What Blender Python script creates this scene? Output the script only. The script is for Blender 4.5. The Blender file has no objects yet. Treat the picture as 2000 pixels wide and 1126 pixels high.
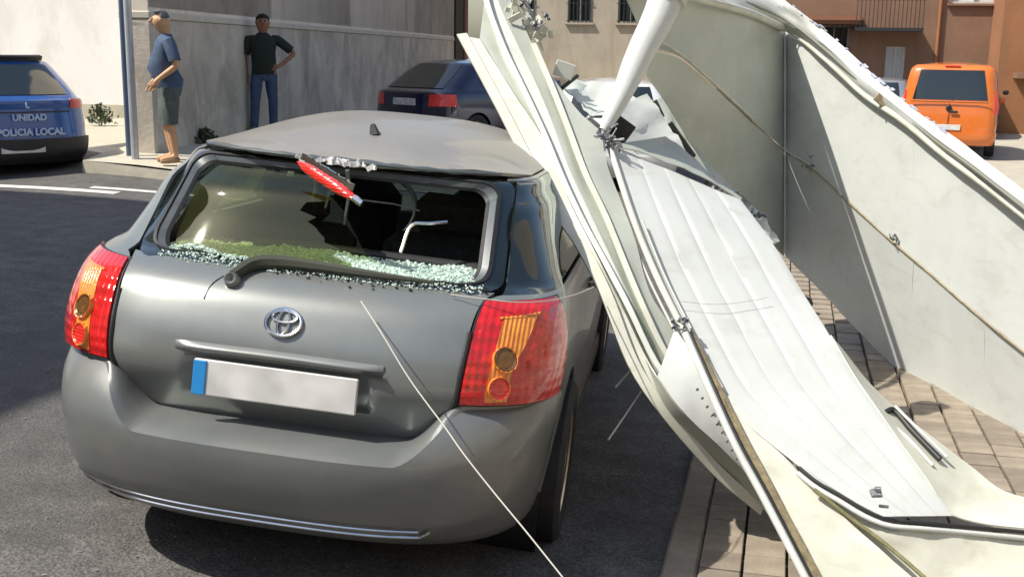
import bpy, math, random
import numpy as np
from mathutils import Vector, Matrix
random.seed(7); rng = np.random.default_rng(7)
R = math.radians
scene = bpy.context.scene
col = scene.collection

# ------------------------------------------------------------------ camera
CAM = np.array([1.45, -3.08, 1.75]); YAW, PIT, ROL, FPX = R(13.5), R(11.75), R(0.9), 2210.
cF = np.array([-math.sin(YAW)*math.cos(PIT), math.cos(YAW)*math.cos(PIT), -math.sin(PIT)])
cR = np.cross(cF, [0, 0, 1]); cR /= np.linalg.norm(cR); cU = np.cross(cR, cF)
cR2 = math.cos(ROL)*cR+math.sin(ROL)*cU; cU2 = -math.sin(ROL)*cR+math.cos(ROL)*cU
cd = bpy.data.cameras.new('camera'); cam = bpy.data.objects.new('camera', cd); col.objects.link(cam)
cd.sensor_width = 36; cd.lens = 36*FPX/2000; cd.clip_end = 600; cd.clip_start = .05
M = Matrix([[cR2[0], cU2[0], -cF[0], CAM[0]], [cR2[1], cU2[1], -cF[1], CAM[1]], [cR2[2], cU2[2], -cF[2], CAM[2]], [0, 0, 0, 1]])
cam.matrix_world = M; scene.camera = cam
def at(u, v, t): return CAM+(cF+(u-1000)/FPX*cR2-(v-563)/FPX*cU2)*t      # photo point + distance in metres -> place in the world

# ------------------------------------------------------------------ light
SUN_EL, SUN_AZ = R(54), math.atan2(-.88, -.50)      # azimuth measured x=sin, y=cos (towards the sun)
w = bpy.data.worlds.new('World'); scene.world = w; w.use_nodes = True
nt = w.node_tree; bg = nt.nodes['Background']; sk = nt.nodes.new('ShaderNodeTexSky')
sk.sky_type = 'NISHITA'; sk.sun_disc = False; sk.sun_elevation = SUN_EL; sk.sun_rotation = SUN_AZ
sk.air_density = 1.2; sk.dust_density = 2.0
nt.links.new(sk.outputs[0], bg.inputs[0]); bg.inputs[1].default_value = .125
sd = bpy.data.lights.new('sun', 'SUN'); sd.energy = 4.6; sd.angle = R(.5); sd.color = (1, .94, .84)
so = bpy.data.objects.new('sun', sd); col.objects.link(so)
sdir = Vector((math.sin(SUN_AZ)*math.cos(SUN_EL), math.cos(SUN_AZ)*math.cos(SUN_EL), math.sin(SUN_EL)))
so.rotation_euler = sdir.to_track_quat('Z', 'Y').to_euler()
scene.view_settings.view_transform = 'Standard'; scene.view_settings.look = 'None'
scene.view_settings.exposure = .35; scene.view_settings.gamma = 1; scene.view_settings.use_curve_mapping = False
scene.render.engine = 'CYCLES'
scene.cycles.max_bounces = 8; scene.cycles.transparent_max_bounces = 12

# ------------------------------------------------------------------ materials
def mat(name, c, rough=.6, metal=0., var=.0, scale=8., bump=0., bscale=None, coat=0., spec=.5, c2=None, detail=6, rvar=0., emit=None, stretch=None, coord='Object'):
    m = bpy.data.materials.new(name); m.use_nodes = True; n = m.node_tree; b = n.nodes['Principled BSDF']
    b.inputs['Base Color'].default_value = (*c, 1); b.inputs['Roughness'].default_value = rough
    b.inputs['Metallic'].default_value = metal; b.inputs['Coat Weight'].default_value = coat; b.inputs['Coat Roughness'].default_value = .04
    b.inputs['Specular IOR Level'].default_value = spec
    tc = n.nodes.new('ShaderNodeTexCoord'); src = tc.outputs[coord]
    if stretch:
        mp = n.nodes.new('ShaderNodeMapping'); mp.inputs['Scale'].default_value = stretch; n.links.new(src, mp.inputs[0]); src = mp.outputs[0]
    if var or c2:
        nz = n.nodes.new('ShaderNodeTexNoise'); nz.inputs['Scale'].default_value = scale; nz.inputs['Detail'].default_value = detail; nz.inputs['Roughness'].default_value = .65
        n.links.new(src, nz.inputs['Vector'])
        cr = n.nodes.new('ShaderNodeValToRGB'); cr.color_ramp.elements[0].position = .32; cr.color_ramp.elements[1].position = .68
        a = tuple(max(0, x*(1-var)) for x in c); d = c2 if c2 else tuple(min(1, x*(1+var)) for x in c)
        cr.color_ramp.elements[0].color = (*a, 1); cr.color_ramp.elements[1].color = (*d, 1)
        n.links.new(nz.outputs['Fac'], cr.inputs['Fac']); n.links.new(cr.outputs[0], b.inputs['Base Color'])
        if rvar:
            mr = n.nodes.new('ShaderNodeMapRange'); mr.inputs[3].default_value = rough-rvar; mr.inputs[4].default_value = rough+rvar
            n.links.new(nz.outputs['Fac'], mr.inputs[0]); n.links.new(mr.outputs[0], b.inputs['Roughness'])
    if bump:
        nb = n.nodes.new('ShaderNodeTexNoise'); nb.inputs['Scale'].default_value = bscale or scale*4; nb.inputs['Detail'].default_value = 8
        n.links.new(src, nb.inputs['Vector'])
        bm_ = n.nodes.new('ShaderNodeBump'); bm_.inputs['Strength'].default_value = bump; bm_.inputs['Distance'].default_value = .02
        n.links.new(nb.outputs['Fac'], bm_.inputs['Height']); n.links.new(bm_.outputs[0], b.inputs['Normal'])
    return m
def grime(m, scale, amt, col_=(.35, .30, .22), stretch=(1, 1, 1), lo=.52, hi=.72):
    n = m.node_tree; b = n.nodes['Principled BSDF']; inp = b.inputs['Base Color']; tc = n.nodes['Texture Coordinate']
    mp = n.nodes.new('ShaderNodeMapping'); mp.inputs['Scale'].default_value = stretch; n.links.new(tc.outputs['Object'], mp.inputs[0])
    nz = n.nodes.new('ShaderNodeTexNoise'); nz.inputs['Scale'].default_value = scale; nz.inputs['Detail'].default_value = 10; nz.inputs['Roughness'].default_value = .7; nz.inputs['Distortion'].default_value = .6; n.links.new(mp.outputs[0], nz.inputs['Vector'])
    mr = n.nodes.new('ShaderNodeMapRange'); mr.inputs[1].default_value = lo; mr.inputs[2].default_value = hi; mr.inputs[3].default_value = 0; mr.inputs[4].default_value = amt; n.links.new(nz.outputs['Fac'], mr.inputs[0])
    mx = n.nodes.new('ShaderNodeMix'); mx.data_type = 'RGBA'; n.links.new(mr.outputs[0], mx.inputs[0])
    if inp.links: n.links.new(inp.links[0].from_socket, mx.inputs[6])
    else: mx.inputs[6].default_value = inp.default_value
    mx.inputs[7].default_value = (*col_, 1); n.links.new(mx.outputs[2], inp)
def ribs(m, scale, strength, axis='X'):
    n = m.node_tree; b = n.nodes['Principled BSDF']; tc = n.nodes['Texture Coordinate']; wv = n.nodes.new('ShaderNodeTexWave'); wv.bands_direction = axis; wv.inputs['Scale'].default_value = scale; wv.inputs['Distortion'].default_value = .3
    n.links.new(tc.outputs['Object'], wv.inputs['Vector']); bp = n.nodes.new('ShaderNodeBump'); bp.inputs['Strength'].default_value = strength; bp.inputs['Distance'].default_value = .004; n.links.new(wv.outputs['Fac'], bp.inputs['Height'])
    if b.inputs['Normal'].links: n.links.new(b.inputs['Normal'].links[0].from_socket, bp.inputs['Normal'])
    n.links.new(bp.outputs[0], b.inputs['Normal'])
def glassy(name, tint, gl=.12, matte=0., mattec=(.4, .4, .3)):
    m = bpy.data.materials.new(name); m.use_nodes = True; n = m.node_tree; n.nodes.clear()
    out = n.nodes.new('ShaderNodeOutputMaterial'); tr = n.nodes.new('ShaderNodeBsdfTransparent'); tr.inputs[0].default_value = (*tint, 1)
    g = n.nodes.new('ShaderNodeBsdfGlossy'); g.inputs['Roughness'].default_value = .03; g.inputs[0].default_value = (.9, .95, .95, 1)
    lw = n.nodes.new('ShaderNodeLayerWeight'); lw.inputs[0].default_value = .5; pw = n.nodes.new('ShaderNodeMath'); pw.operation = 'POWER'; pw.inputs[1].default_value = 4; n.links.new(lw.outputs['Facing'], pw.inputs[0])
    fr = n.nodes.new('ShaderNodeMath'); fr.operation = 'MULTIPLY_ADD'; fr.inputs[1].default_value = .85; fr.inputs[2].default_value = .045; n.links.new(pw.outputs[0], fr.inputs[0])
    mx = n.nodes.new('ShaderNodeMixShader'); n.links.new(fr.outputs[0], mx.inputs[0]); n.links.new(tr.outputs[0], mx.inputs[1]); n.links.new(g.outputs[0], mx.inputs[2])
    last = mx
    if matte:
        d = n.nodes.new('ShaderNodeBsdfDiffuse'); d.inputs[0].default_value = (*mattec, 1)
        nz = n.nodes.new('ShaderNodeTexNoise'); nz.inputs['Scale'].default_value = 3; nz.inputs['Detail'].default_value = 5
        tc = n.nodes.new('ShaderNodeTexCoord'); n.links.new(tc.outputs['Object'], nz.inputs['Vector'])
        mm = n.nodes.new('ShaderNodeMath'); mm.operation = 'MULTIPLY'; mm.inputs[1].default_value = matte*2; n.links.new(nz.outputs['Fac'], mm.inputs[0])
        m2 = n.nodes.new('ShaderNodeMixShader'); n.links.new(mm.outputs[0], m2.inputs[0]); n.links.new(mx.outputs[0], m2.inputs[1]); n.links.new(d.outputs[0], m2.inputs[2]); last = m2
    n.links.new(last.outputs[0], out.inputs[0]); return m

m_paint = mat('grey_green_metallic_paint', (.205, .224, .216), .36, .34, var=.12, scale=1.6, coat=.45, rvar=.08, bump=.015, bscale=3)
m_bumper = mat('bumper_paint', (.178, .192, .19), .38, .32, var=.12, scale=2.2, coat=.35, rvar=.09, bump=.02, bscale=5)
m_roof = mat('dusty_roof_wall_reflection', (.29, .27, .235), .42, .2, var=.10, scale=2.5, coat=.3, rvar=.1)  # warm beige base stands in for the wall reflected in the roof
m_gloss = mat('gloss_black_trim', (.012, .02, .024), .12, 0, coat=.6)
m_rubber = mat('black_rubber', (.015, .016, .018), .6, var=.3, scale=30, bump=.1)
m_tyre = mat('tyre_rubber', (.022, .022, .023), .8, var=.3, scale=20, bump=.2)
m_dark = mat('dark_plastic', (.02, .021, .023), .55, var=.25, scale=14, bump=.06)
m_seat = mat('dark_seat_cloth', (.04, .042, .040), .95, var=.3, scale=30, bump=.2)
m_trim = mat('light_interior_trim', (.32, .31, .24), .8, var=.1, scale=8)
m_flange = mat('light_grey_flange', (.085, .10, .105), .4, .1, var=.25, scale=14, coat=.3)
m_red = mat('red_lens', (.62, .012, .012), .12, 0, var=.25, scale=12, coat=1, bump=.05, bscale=90)
m_redb = mat('bright_red_lens', (.85, .03, .02), .14, 0, var=.2, scale=25, coat=1, bump=.08, bscale=120)
m_amber = mat('amber_lens', (.80, .26, .03), .16, 0, var=.25, scale=25, coat=1, bump=.1, bscale=110)
m_amber_d = mat('dark_amber_bulb_cup', (.16, .07, .015), .2, .3, var=.4, scale=30, coat=1)
m_chrome = mat('chrome', (.75, .76, .76), .16, 1, var=.1, scale=20)
m_alloy = mat('wheel_alloy', (.62, .55, .48), .38, .8, var=.25, scale=9)  # light warm colour stands in for light reflected onto the rim
m_plate = mat('blank_plate_white', (.62, .62, .60), .5, var=.16, scale=9, detail=1)
m_eu = mat('plate_blue_band', (.02, .25, .62), .5)
m_crumb = mat('crushed_glass', (.62, .76, .68), .25, 0, var=.2, scale=60, spec=1)
m_win = glassy('car_glass', (.55, .62, .58))
m_wind = mat('dark_window', (.012, .018, .02), .06, 0, coat=1)
m_rem = glassy('olive_glass_remnant', (.62, .66, .42), matte=.03, mattec=(.26, .27, .10))  # olive diffuse share mixed unevenly into the clear tint
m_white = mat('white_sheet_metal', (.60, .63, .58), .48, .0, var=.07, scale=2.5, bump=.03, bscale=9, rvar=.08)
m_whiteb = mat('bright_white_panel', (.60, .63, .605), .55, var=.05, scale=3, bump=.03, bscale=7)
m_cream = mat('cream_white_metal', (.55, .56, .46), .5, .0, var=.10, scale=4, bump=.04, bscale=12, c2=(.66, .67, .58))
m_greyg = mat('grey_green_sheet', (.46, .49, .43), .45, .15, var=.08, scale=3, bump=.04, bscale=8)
m_gold = mat('tarnished_edge', (.30, .25, .15), .6, .2, var=.35, scale=26, bump=.2)
m_black = mat('black_gasket', (.02, .022, .02), .5)
m_steel = mat('bolt_steel', (.30, .31, .32), .4, .8, var=.5, scale=60, bump=.4)
m_cable = mat('grey_cable', (.50, .49, .43), .5)

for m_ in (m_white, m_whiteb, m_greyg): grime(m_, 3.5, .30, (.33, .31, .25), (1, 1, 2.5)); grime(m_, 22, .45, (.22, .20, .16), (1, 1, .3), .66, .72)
grime(m_cream, 5, .4, (.36, .31, .20), (1, 1, 2)); grime(m_cream, 30, .5, (.2, .15, .09), (1, 1, .4), .66, .72)
for m_ in (m_paint, m_bumper): grime(m_, 4, .22, (.30, .27, .22), lo=.45, hi=.7); grime(m_, 60, .35, (.42, .40, .34), lo=.68, hi=.74)
grime(m_roof, 40, .4, (.45, .42, .36), lo=.6, hi=.72)
ribs(m_red, 9, .5, 'Z'); ribs(m_red, 14, .35, 'X'); ribs(m_amber, 24, .7, 'X'); ribs(m_redb, 30, .5, 'Z'); grime(m_red, 16, .5, (.35, .01, .01), lo=.45, hi=.62); grime(m_red, 30, .5, (.85, .12, .08), lo=.62, hi=.70)
# ------------------------------------------------------------------ object helpers
def tag(o, label=None, cat=None, group=None, kind=None):
    if label: o['label'] = label
    if cat: o['category'] = cat
    if group: o['group'] = group
    if kind: o['kind'] = kind
    return o
def empty(name, loc=(0, 0, 0), rz=0.):
    o = bpy.data.objects.new(name, None); col.objects.link(o); o.location = loc; o.rotation_euler = (0, 0, rz); o.empty_display_size = .1
    return o
def mesh_obj(name, V, Fc, m, parent=None, smooth=True, inv=None):
    me = bpy.data.meshes.new(name)
    V = [tuple(map(float, p)) for p in V]
    if inv is not None: V = [tuple(inv @ Vector(p)) for p in V]
    me.from_pydata(V, [], [tuple(f) for f in Fc]); me.validate()
    ms = m if isinstance(m, (list, tuple)) else [m]
    for q in ms: me.materials.append(q)
    if smooth:
        me.polygons.foreach_set('use_smooth', [True]*len(me.polygons))
    o = bpy.data.objects.new(name, me); col.objects.link(o)
    if parent is not None: o.parent = parent
    if smooth:
        try: me.set_sharp_from_angle(angle=R(40))
        except Exception: pass
    return o
class MB:
    def __init__(s): s.V = []; s.F = []
    def add(s, V, F):
        k = len(s.V); s.V += [tuple(map(float, p)) for p in V]; s.F += [tuple(i+k for i in f) for f in F]; return s
    def box(s, c, d, rot=None, bev=0.):
        x, y, z = [q/2 for q in d]; b = min(bev, x, y, z)
        if b > 0:
            V = []; 
            for sx in (-1, 1):
                for sy in (-1, 1):
                    for sz in (-1, 1):
                        V += [(sx*x, sy*(y-b), sz*(z-b)), (sx*(x-b), sy*y, sz*(z-b)), (sx*(x-b), sy*(y-b), sz*z)]
            ix = lambda a, b_, c_, k: ((a > 0)*4+(b_ > 0)*2+(c_ > 0))*3+k
            F = []
            for q in (-1, 1):
                F.append([ix(q, -1, -1, 0), ix(q, 1, -1, 0), ix(q, 1, 1, 0), ix(q, -1, 1, 0)][::q])
                F.append([ix(-1, q, -1, 1), ix(-1, q, 1, 1), ix(1, q, 1, 1), ix(1, q, -1, 1)][::q])
                F.append([ix(-1, -1, q, 2), ix(1, -1, q, 2), ix(1, 1, q, 2), ix(-1, 1, q, 2)][::q])
            for a in (-1, 1):
                for b2 in (-1, 1):
                    F.append([ix(a, b2, -1, 0), ix(a, b2, 1, 0), ix(a, b2, 1, 1), ix(a, b2, -1, 1)][::(1 if a*b2 < 0 else -1)])
                    F.append([ix(a, -1, b2, 0), ix(a, 1, b2, 0), ix(a, 1, b2, 2), ix(a, -1, b2, 2)][::(1 if a*b2 > 0 else -1)])
                    F.append([ix(-1, a, b2, 1), ix(1, a, b2, 1), ix(1, a, b2, 2), ix(-1, a, b2, 2)][::(1 if a*b2 < 0 else -1)])
                    for c2 in (-1, 1):
                        F.append([ix(a, b2, c2, 0), ix(a, b2, c2, 1), ix(a, b2, c2, 2)][::(1 if a*b2*c2 > 0 else -1)])
        else:
            V = [(sx*x, sy*y, sz*z) for sx in (-1, 1) for sy in (-1, 1) for sz in (-1, 1)]
            F = [(0, 1, 3, 2), (4, 6, 7, 5), (0, 4, 5, 1), (2, 3, 7, 6), (0, 2, 6, 4), (1, 5, 7, 3)]
        mt = (Matrix(rot) if rot is not None else Matrix.Identity(3)); c = Vector(c)
        return s.add([tuple(mt @ Vector(p)+c) for p in V], F)
    def bar(s, a, b, wd, th, up=(0, 0, 1), bev=0.):
        a = Vector(a); b = Vector(b); d = (b-a); L = d.length; d.normalize(); u = Vector(up); sd_ = d.cross(u).normalized(); u = sd_.cross(d)
        m = Matrix((d, sd_, u)).transposed(); return s.box((a+b)/2, (L, wd, th), m, bev)
    def tube(s, pts, r, n=8, cap=True):
        P = [Vector(tuple(map(float, p))) for p in pts]; V = []; F = []; k = len(P); rr = r if isinstance(r, (list, tuple)) else [r]*k
        up = None
        for i, p in enumerate(P):
            d = (P[min(i+1, k-1)]-P[max(i-1, 0)]).normalized()
            if up is None: up = Vector((0, 0, 1)) if abs(d.z) < .9 else Vector((1, 0, 0))
            a = d.cross(up).normalized(); up = a.cross(d).normalized()
            for j in range(n):
                t = 2*math.pi*j/n; V.append(tuple(p+(a*math.cos(t)+up*math.sin(t))*rr[i]))
        for i in range(k-1):
            for j in range(n): F.append((i*n+j, i*n+(j+1) % n, (i+1)*n+(j+1) % n, (i+1)*n+j))
        if cap: F.append(tuple(range(n))[::-1]); F.append(tuple((k-1)*n+j for j in range(n)))
        return s.add(V, F)
    def lathe(s, prof, c=(0, 0, 0), axis=(1, 0, 0), n=28):
        ax = Vector(axis).normalized(); u = ax.orthogonal().normalized(); v = ax.cross(u); V = []; F = []; k = len(prof)
        for j in range(n):
            t = 2*math.pi*j/n; e = u*math.cos(t)+v*math.sin(t)
            for (a, r) in prof: V.append(tuple(Vector(c)+ax*a+e*r))
        for j in range(n):
            for i in range(k-1): F.append((j*k+i, j*k+i+1, ((j+1) % n)*k+i+1, ((j+1) % n)*k+i))
        return s.add(V, F)
    def build(s, name, m, parent=None, smooth=False, inv=None): return mesh_obj(name, s.V, s.F, m, parent, smooth, inv)

def cat(pts, n):
    P = np.array(pts, float)
    if len(P) == 2: return np.array([P[0]+(P[1]-P[0])*t for t in np.linspace(0, 1, n)])
    d = np.r_[0, np.cumsum(np.linalg.norm(np.diff(P[:, :3], axis=0), axis=1)+1e-9)]
    m = np.zeros_like(P); m[1:-1] = (P[2:]-P[:-2])/(d[2:]-d[:-2])[:, None]; m[0] = (P[1]-P[0])/(d[1]-d[0]); m[-1] = (P[-1]-P[-2])/(d[-1]-d[-2])
    out = []
    for t in np.linspace(0, d[-1], n):
        i = min(max(np.searchsorted(d, t)-1, 0), len(P)-2); h = d[i+1]-d[i]; x = (t-d[i])/h
        out.append((2*x**3-3*x**2+1)*P[i]+(x**3-2*x**2+x)*h*m[i]+(-2*x**3+3*x**2)*P[i+1]+(x**3-x**2)*h*m[i+1])
    return np.array(out)
def grid_faces(a, b): return [(i*b+j, i*b+j+1, (i+1)*b+j+1, (i+1)*b+j) for i in range(a-1) for j in range(b-1)]
def grid_normals(G):
    du = np.gradient(G, axis=0); dv = np.gradient(G, axis=1); n = np.cross(du, dv); return n/(np.linalg.norm(n, axis=2, keepdims=True)+1e-12)
def slab(G, th, N=None):
    """closed solid sheet from a grid of points, th thick along its normals"""
    a, b = G.shape[:2]; N = grid_normals(G) if N is None else N
    V = np.concatenate([G.reshape(-1, 3), (G-N*th).reshape(-1, 3)]); F = grid_faces(a, b); k = a*b
    F = F+[tuple(i+k for i in f[::-1]) for f in F]
    ring = [j for j in range(b)]+[i*b+b-1 for i in range(1, a)]+[(a-1)*b+j for j in range(b-2, -1, -1)]+[i*b for i in range(a-2, 0, -1)]
    for i in range(len(ring)):
        p, q = ring[i], ring[(i+1) % len(ring)]; F.append((q, p, p+k, q+k))
    return V, F
def sheet(name, curves, m, parent, th=.004, n=40, across=3, wave=0., inv=None, dents=0.):
    """sheet of metal lofted across curves; each curve is a run of (u, v, distance)"""
    C = [cat([at(*p) for p in c], n) for c in curves]; rows = []
    for i in range(len(C)-1):
        for k in range(across):
            t = k/across; rows.append(C[i]*(1-t)+C[i+1]*t)
    rows.append(C[-1]); G = np.array(rows)
    if dents:
        N = grid_normals(G); a, b = G.shape[:2]
        ph = rng.uniform(0, 6, 6); ii = np.linspace(0, 1, a)[:, None]; jj = np.linspace(0, 1, b)[None]
        f = np.sin(ii*5+jj*9+ph[0])+.6*np.sin(ii*11-jj*17+ph[1])+.4*np.sin(jj*31+ii*4+ph[2])
        f = f+1.2*np.abs(((ii*2.3+jj*7.1+ph[3]) % 2)-1)+.8*np.abs(((jj*13.3-ii*3+ph[4]) % 2)-1)
        G = G+N*(f*dents)[..., None]
    V, F = slab(G, th); return mesh_obj(name, V, F, m, parent, True, inv)

# ------------------------------------------------------------------ ground
def sm(x): x = np.clip(x, 0, 1); return x*x*(3-2*x)
def gz(x, y):
    x = np.asarray(x, float); y = np.asarray(y, float)
    cross = -.068*(np.clip(x, -2.6, .95)-.95)*sm((y+9)/6)*(1-sm((y-5)/4))-.11*sm((y-.6)/3.4)*(1-sm((y-4.5)/3.0))*sm((x+4)/2)*(1-sm((x-1.3)/1.2))
    rise = (.37)*sm((y-5.6)/4.5)*sm((-x-1.5)/5.5)*(1-.45*sm((y-16)/16))
    return cross+rise-.22*sm((y-8)/14)*sm((x+1)/4)
def ground_sheet(name, x0, x1, y0, y1, st, dz, m, kind='structure', fx=None):
    xs = np.arange(x0, x1+st*.5, st); ys = np.arange(y0, y1+st*.5, st)
    X, Y = np.meshgrid(xs, ys, indexing='ij'); Zz = gz(X, Y)+dz
    o = mesh_obj(name, np.stack([X, Y, Zz], -1).reshape(-1, 3), grid_faces(len(xs), len(ys)), m, None, True)
    tag(o, kind=kind); return o
m_asph = mat('worn_asphalt', (.105, .10, .095), .9, var=.22, scale=5, bump=.5, bscale=90, c2=(.15, .143, .135))
def add_speck(m, sc, amt):
    n = m.node_tree; b = n.nodes['Principled BSDF']; lk = b.inputs['Base Color'].links[0].from_socket
    vz = n.nodes.new('ShaderNodeTexVoronoi'); vz.inputs['Scale'].default_value = sc; tc = n.nodes['Texture Coordinate']; n.links.new(tc.outputs['Object'], vz.inputs['Vector'])
    mr = n.nodes.new('ShaderNodeMapRange'); mr.inputs[1].default_value = 0; mr.inputs[2].default_value = 1; mr.inputs[3].default_value = 1-amt; mr.inputs[4].default_value = 1+amt
    sp = n.nodes.new('ShaderNodeSeparateColor'); n.links.new(vz.outputs['Color'], sp.inputs[0]); n.links.new(sp.outputs[0], mr.inputs[0])
    mx = n.nodes.new('ShaderNodeMix'); mx.data_type = 'RGBA'; mx.blend_type = 'MULTIPLY'; mx.inputs[0].default_value = 1
    n.links.new(lk, mx.inputs[6]); n.links.new(mr.outputs[0], mx.inputs[7]); n.links.new(mx.outputs[2], b.inputs['Base Color'])
add_speck(m_asph, 130, .45)
grime(m_asph, .55, .55, (.065, .062, .058), lo=.45, hi=.6); grime(m_asph, 7, .5, (.20, .19, .17), lo=.62, hi=.7); grime(m_asph, 2.2, .6, (.045, .043, .04), (1, .3, 1), .64, .68)
m_conc = mat('pale_concrete_ground', (.42, .39, .31), .85, var=.12, scale=3, bump=.2, bscale=40)
m_tile = mat('brown_paving_tile', (.27, .225, .17), .8, var=.18, scale=7, bump=.2, bscale=60, c2=(.34, .29, .225))
m_tile2 = mat('dark_paving_tile', (.22, .185, .145), .8, var=.2, scale=7, bump=.2, bscale=60)
grime(m_tile, 6, .5, (.14, .11, .08)); grime(m_tile, 40, .6, (.07, .06, .05), lo=.64, hi=.68); grime(m_tile2, 6, .5, (.12, .09, .07))
m_joint = mat('dark_joint_mortar', (.09, .078, .062), .95, var=.2, scale=20, bump=.3)
m_strip = mat('pale_strip', (.66, .66, .60), .7, var=.25, scale=6, bump=.2)
ground_sheet('ground', -60, 60, -24, 110, 1.0, -.03, m_conc)
ground_sheet('road', -8.0, 1.16, -12, 30, .4, 0.0, m_asph)
def pave_z(x, y): return float(gz(x, y))+.02
ground_sheet('pavement_bed', 1.2, 4.4, -3.0, 34, .4, -.004, m_joint)
kr = empty('kerb', (1.18, 0, 0)); tag(kr, kind='structure')
for k in range(34):
    y = -3+k*.9; MB().box((0, 0, 0), (.12, .885, .12), bev=.01).build('kerb_stone', m_tile, kr).location = (0, y, pave_z(1.18, y)-.058)
# paving tiles: real pieces where they show, joined further off
pt = empty('pavement', (1.24, -1.2, 0)); tag(pt, kind='structure')
TS = .15
tb = MB().box((0, 0, 0), (TS-.010, TS-.010, .04), bev=.003); tm = [tb.build('tile', mm, None) for mm in (m_tile, m_tile2)]
tmesh = [o.data for o in tm]
for o in tm: bpy.data.objects.remove(o)
far = MB(); cnt = 0
for i in range(21):
    for j in range(80):
        x = 1.24+TS*(i+.5); y = -1.2+TS*(j+.5); dz = random.uniform(-.003, .003); z = pave_z(x, y)-.012+dz
        if i < 9 and 0 <= j < 33 and cnt < 298:
            o = bpy.data.objects.new('tile', tmesh[random.random() < .35]); col.objects.link(o); o.parent = pt
            o.location = (x-1.24, y+1.2, z); o.rotation_euler = (random.uniform(-.006, .006), random.uniform(-.006, .006), random.uniform(-.01, .01)); cnt += 1
        else: far.box((x-1.24, y+1.2, z), (TS-.01, TS-.01, .04))
fo = far.build('tile_field', m_tile, pt); fo['kind'] = 'stuff'
# raised pavement along the beige wall
m_kerbc = mat('pale_kerb_concrete', (.50, .46, .37), .85, var=.1, scale=4, bump=.2)
Gp = []
for y in np.linspace(8.75, 31, 60):
    xw = -6.42-(y-9.45)*.121; Gp.append([(xw+o_, y, float(gz(xw+o_, y))+z_) for o_, z_ in ((-.3, .14), (.4, .14), (1.0, .13), (1.06, .11), (1.07, -.05))])
tag(mesh_obj('wall_pavement', np.array(Gp).reshape(-1, 3), grid_faces(60, 5), m_kerbc, None, False), kind='structure')
tag(mesh_obj('pavement_end', [Gp[0][0], Gp[0][3], (Gp[0][4][0], 8.73, Gp[0][4][2]), (Gp[0][0][0], 8.73, Gp[0][4][2])], [(0, 1, 2, 3)], m_kerbc, None, False), kind='structure')
# pale strips laid across the road
for k, (xa, ya, xb, yb, wd) in enumerate([(-9.0, 7.55, -5.55, 7.75, .16), (-6.0, 7.95, -4.2, 8.1, .12)]):
    a = np.array([xa, ya]); b = np.array([xb, yb]); d = (b-a)/np.linalg.norm(b-a); nn = np.array([-d[1], d[0]])*wd/2
    pts = np.linspace(0, 1, 14); G = np.array([[[*(a+(b-a)*t+s*nn), 0] for t in pts] for s in (-1, 1)]); G[..., 2] = gz(G[..., 0], G[..., 1])+.006
    tag(mesh_obj('pale_road_strip', G.reshape(-1, 3), grid_faces(2, 14), m_strip), kind='structure')
MB_l = None

lit = MB()
for k in range(900):
    if k < 500: x = random.uniform(-2.6, 1.2); y = random.uniform(-1.2, 2.4)
    else: x = random.uniform(1.25, 3.6); y = random.uniform(-1, 6)
    d = random.uniform(.002, .008)*(1 if random.random() < .93 else 2.5); lit.box((x, y, float(gz(x, y))+d*.3+(.012 if x > 1.2 else 0)), (d, d*random.uniform(.6, 1.4), d*.7), Matrix.Rotation(random.uniform(0, 3), 3, 'Z'))
tag(lit.build('gravel', mat('grit', (.26, .24, .20), .9, var=.5, scale=3)), 'grit and small broken bits scattered over road and pavement', 'grit', kind='stuff')
# ------------------------------------------------------------------ walls and buildings
m_wwall = mat('white_render', (.72, .71, .70), .9, var=.07, scale=.7, bump=.15, bscale=14, stretch=(1, 1, .5))
m_bwall = mat('beige_render', (.80, .72, .61), .9, var=.07, scale=1.2, bump=.2, bscale=16, stretch=(1, 1, .25))
m_plinth = mat('grey_brown_plinth', (.56, .51, .43), .92, var=.22, scale=1.4, bump=.3, bscale=18)
m_brown = mat('brown_render', (.26, .15, .095), .9, var=.12, scale=1.0, bump=.2)
m_orangew = mat('orange_brown_render', (.33, .145, .065), .9, var=.1, scale=1.0, bump=.2)
m_cwall = mat('sand_render', (.42, .37, .29), .9, var=.12, scale=.8, bump=.2)
m_void = mat('dark_doorway', (.025, .025, .022), .8, var=.2)
m_redp = mat('dark_red_paint', (.10, .022, .02), .6, var=.2)
m_frame = mat('window_frame_grey', (.30, .30, .27), .5)
grime(m_wwall, 1.1, .35, (.42, .38, .30), (1, 1, .35), .5, .68); grime(m_bwall, 1.6, .35, (.42, .35, .27), (1, 1, .25), .5, .66); grime(m_plinth, 1.3, .5, (.22, .20, .16), (1, 1, .6), .48, .62)
for m_ in (m_brown, m_orangew, m_cwall): grime(m_, .9, .45, (.16, .11, .07), (1, 1, .3), .48, .66)
m_iron = mat('black_iron', (.03, .03, .03), .5)
m_curt = mat('pale_curtain', (.55, .55, .52), .8, var=.1)
m_pole = mat('galvanised_pole', (.50, .53, .56), .38, .4, var=.12, scale=6)
m_leaf = mat('dusty_leaf', (.055, .075, .035), .7, var=.35, scale=6)

def wall_frame(p0, p1):
    p0 = Vector((*p0, 0)); p1 = Vector((*p1, 0)); d = (p1-p0); L = d.length; ang = math.atan2(d.y, d.x); return p0, L, ang
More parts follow.
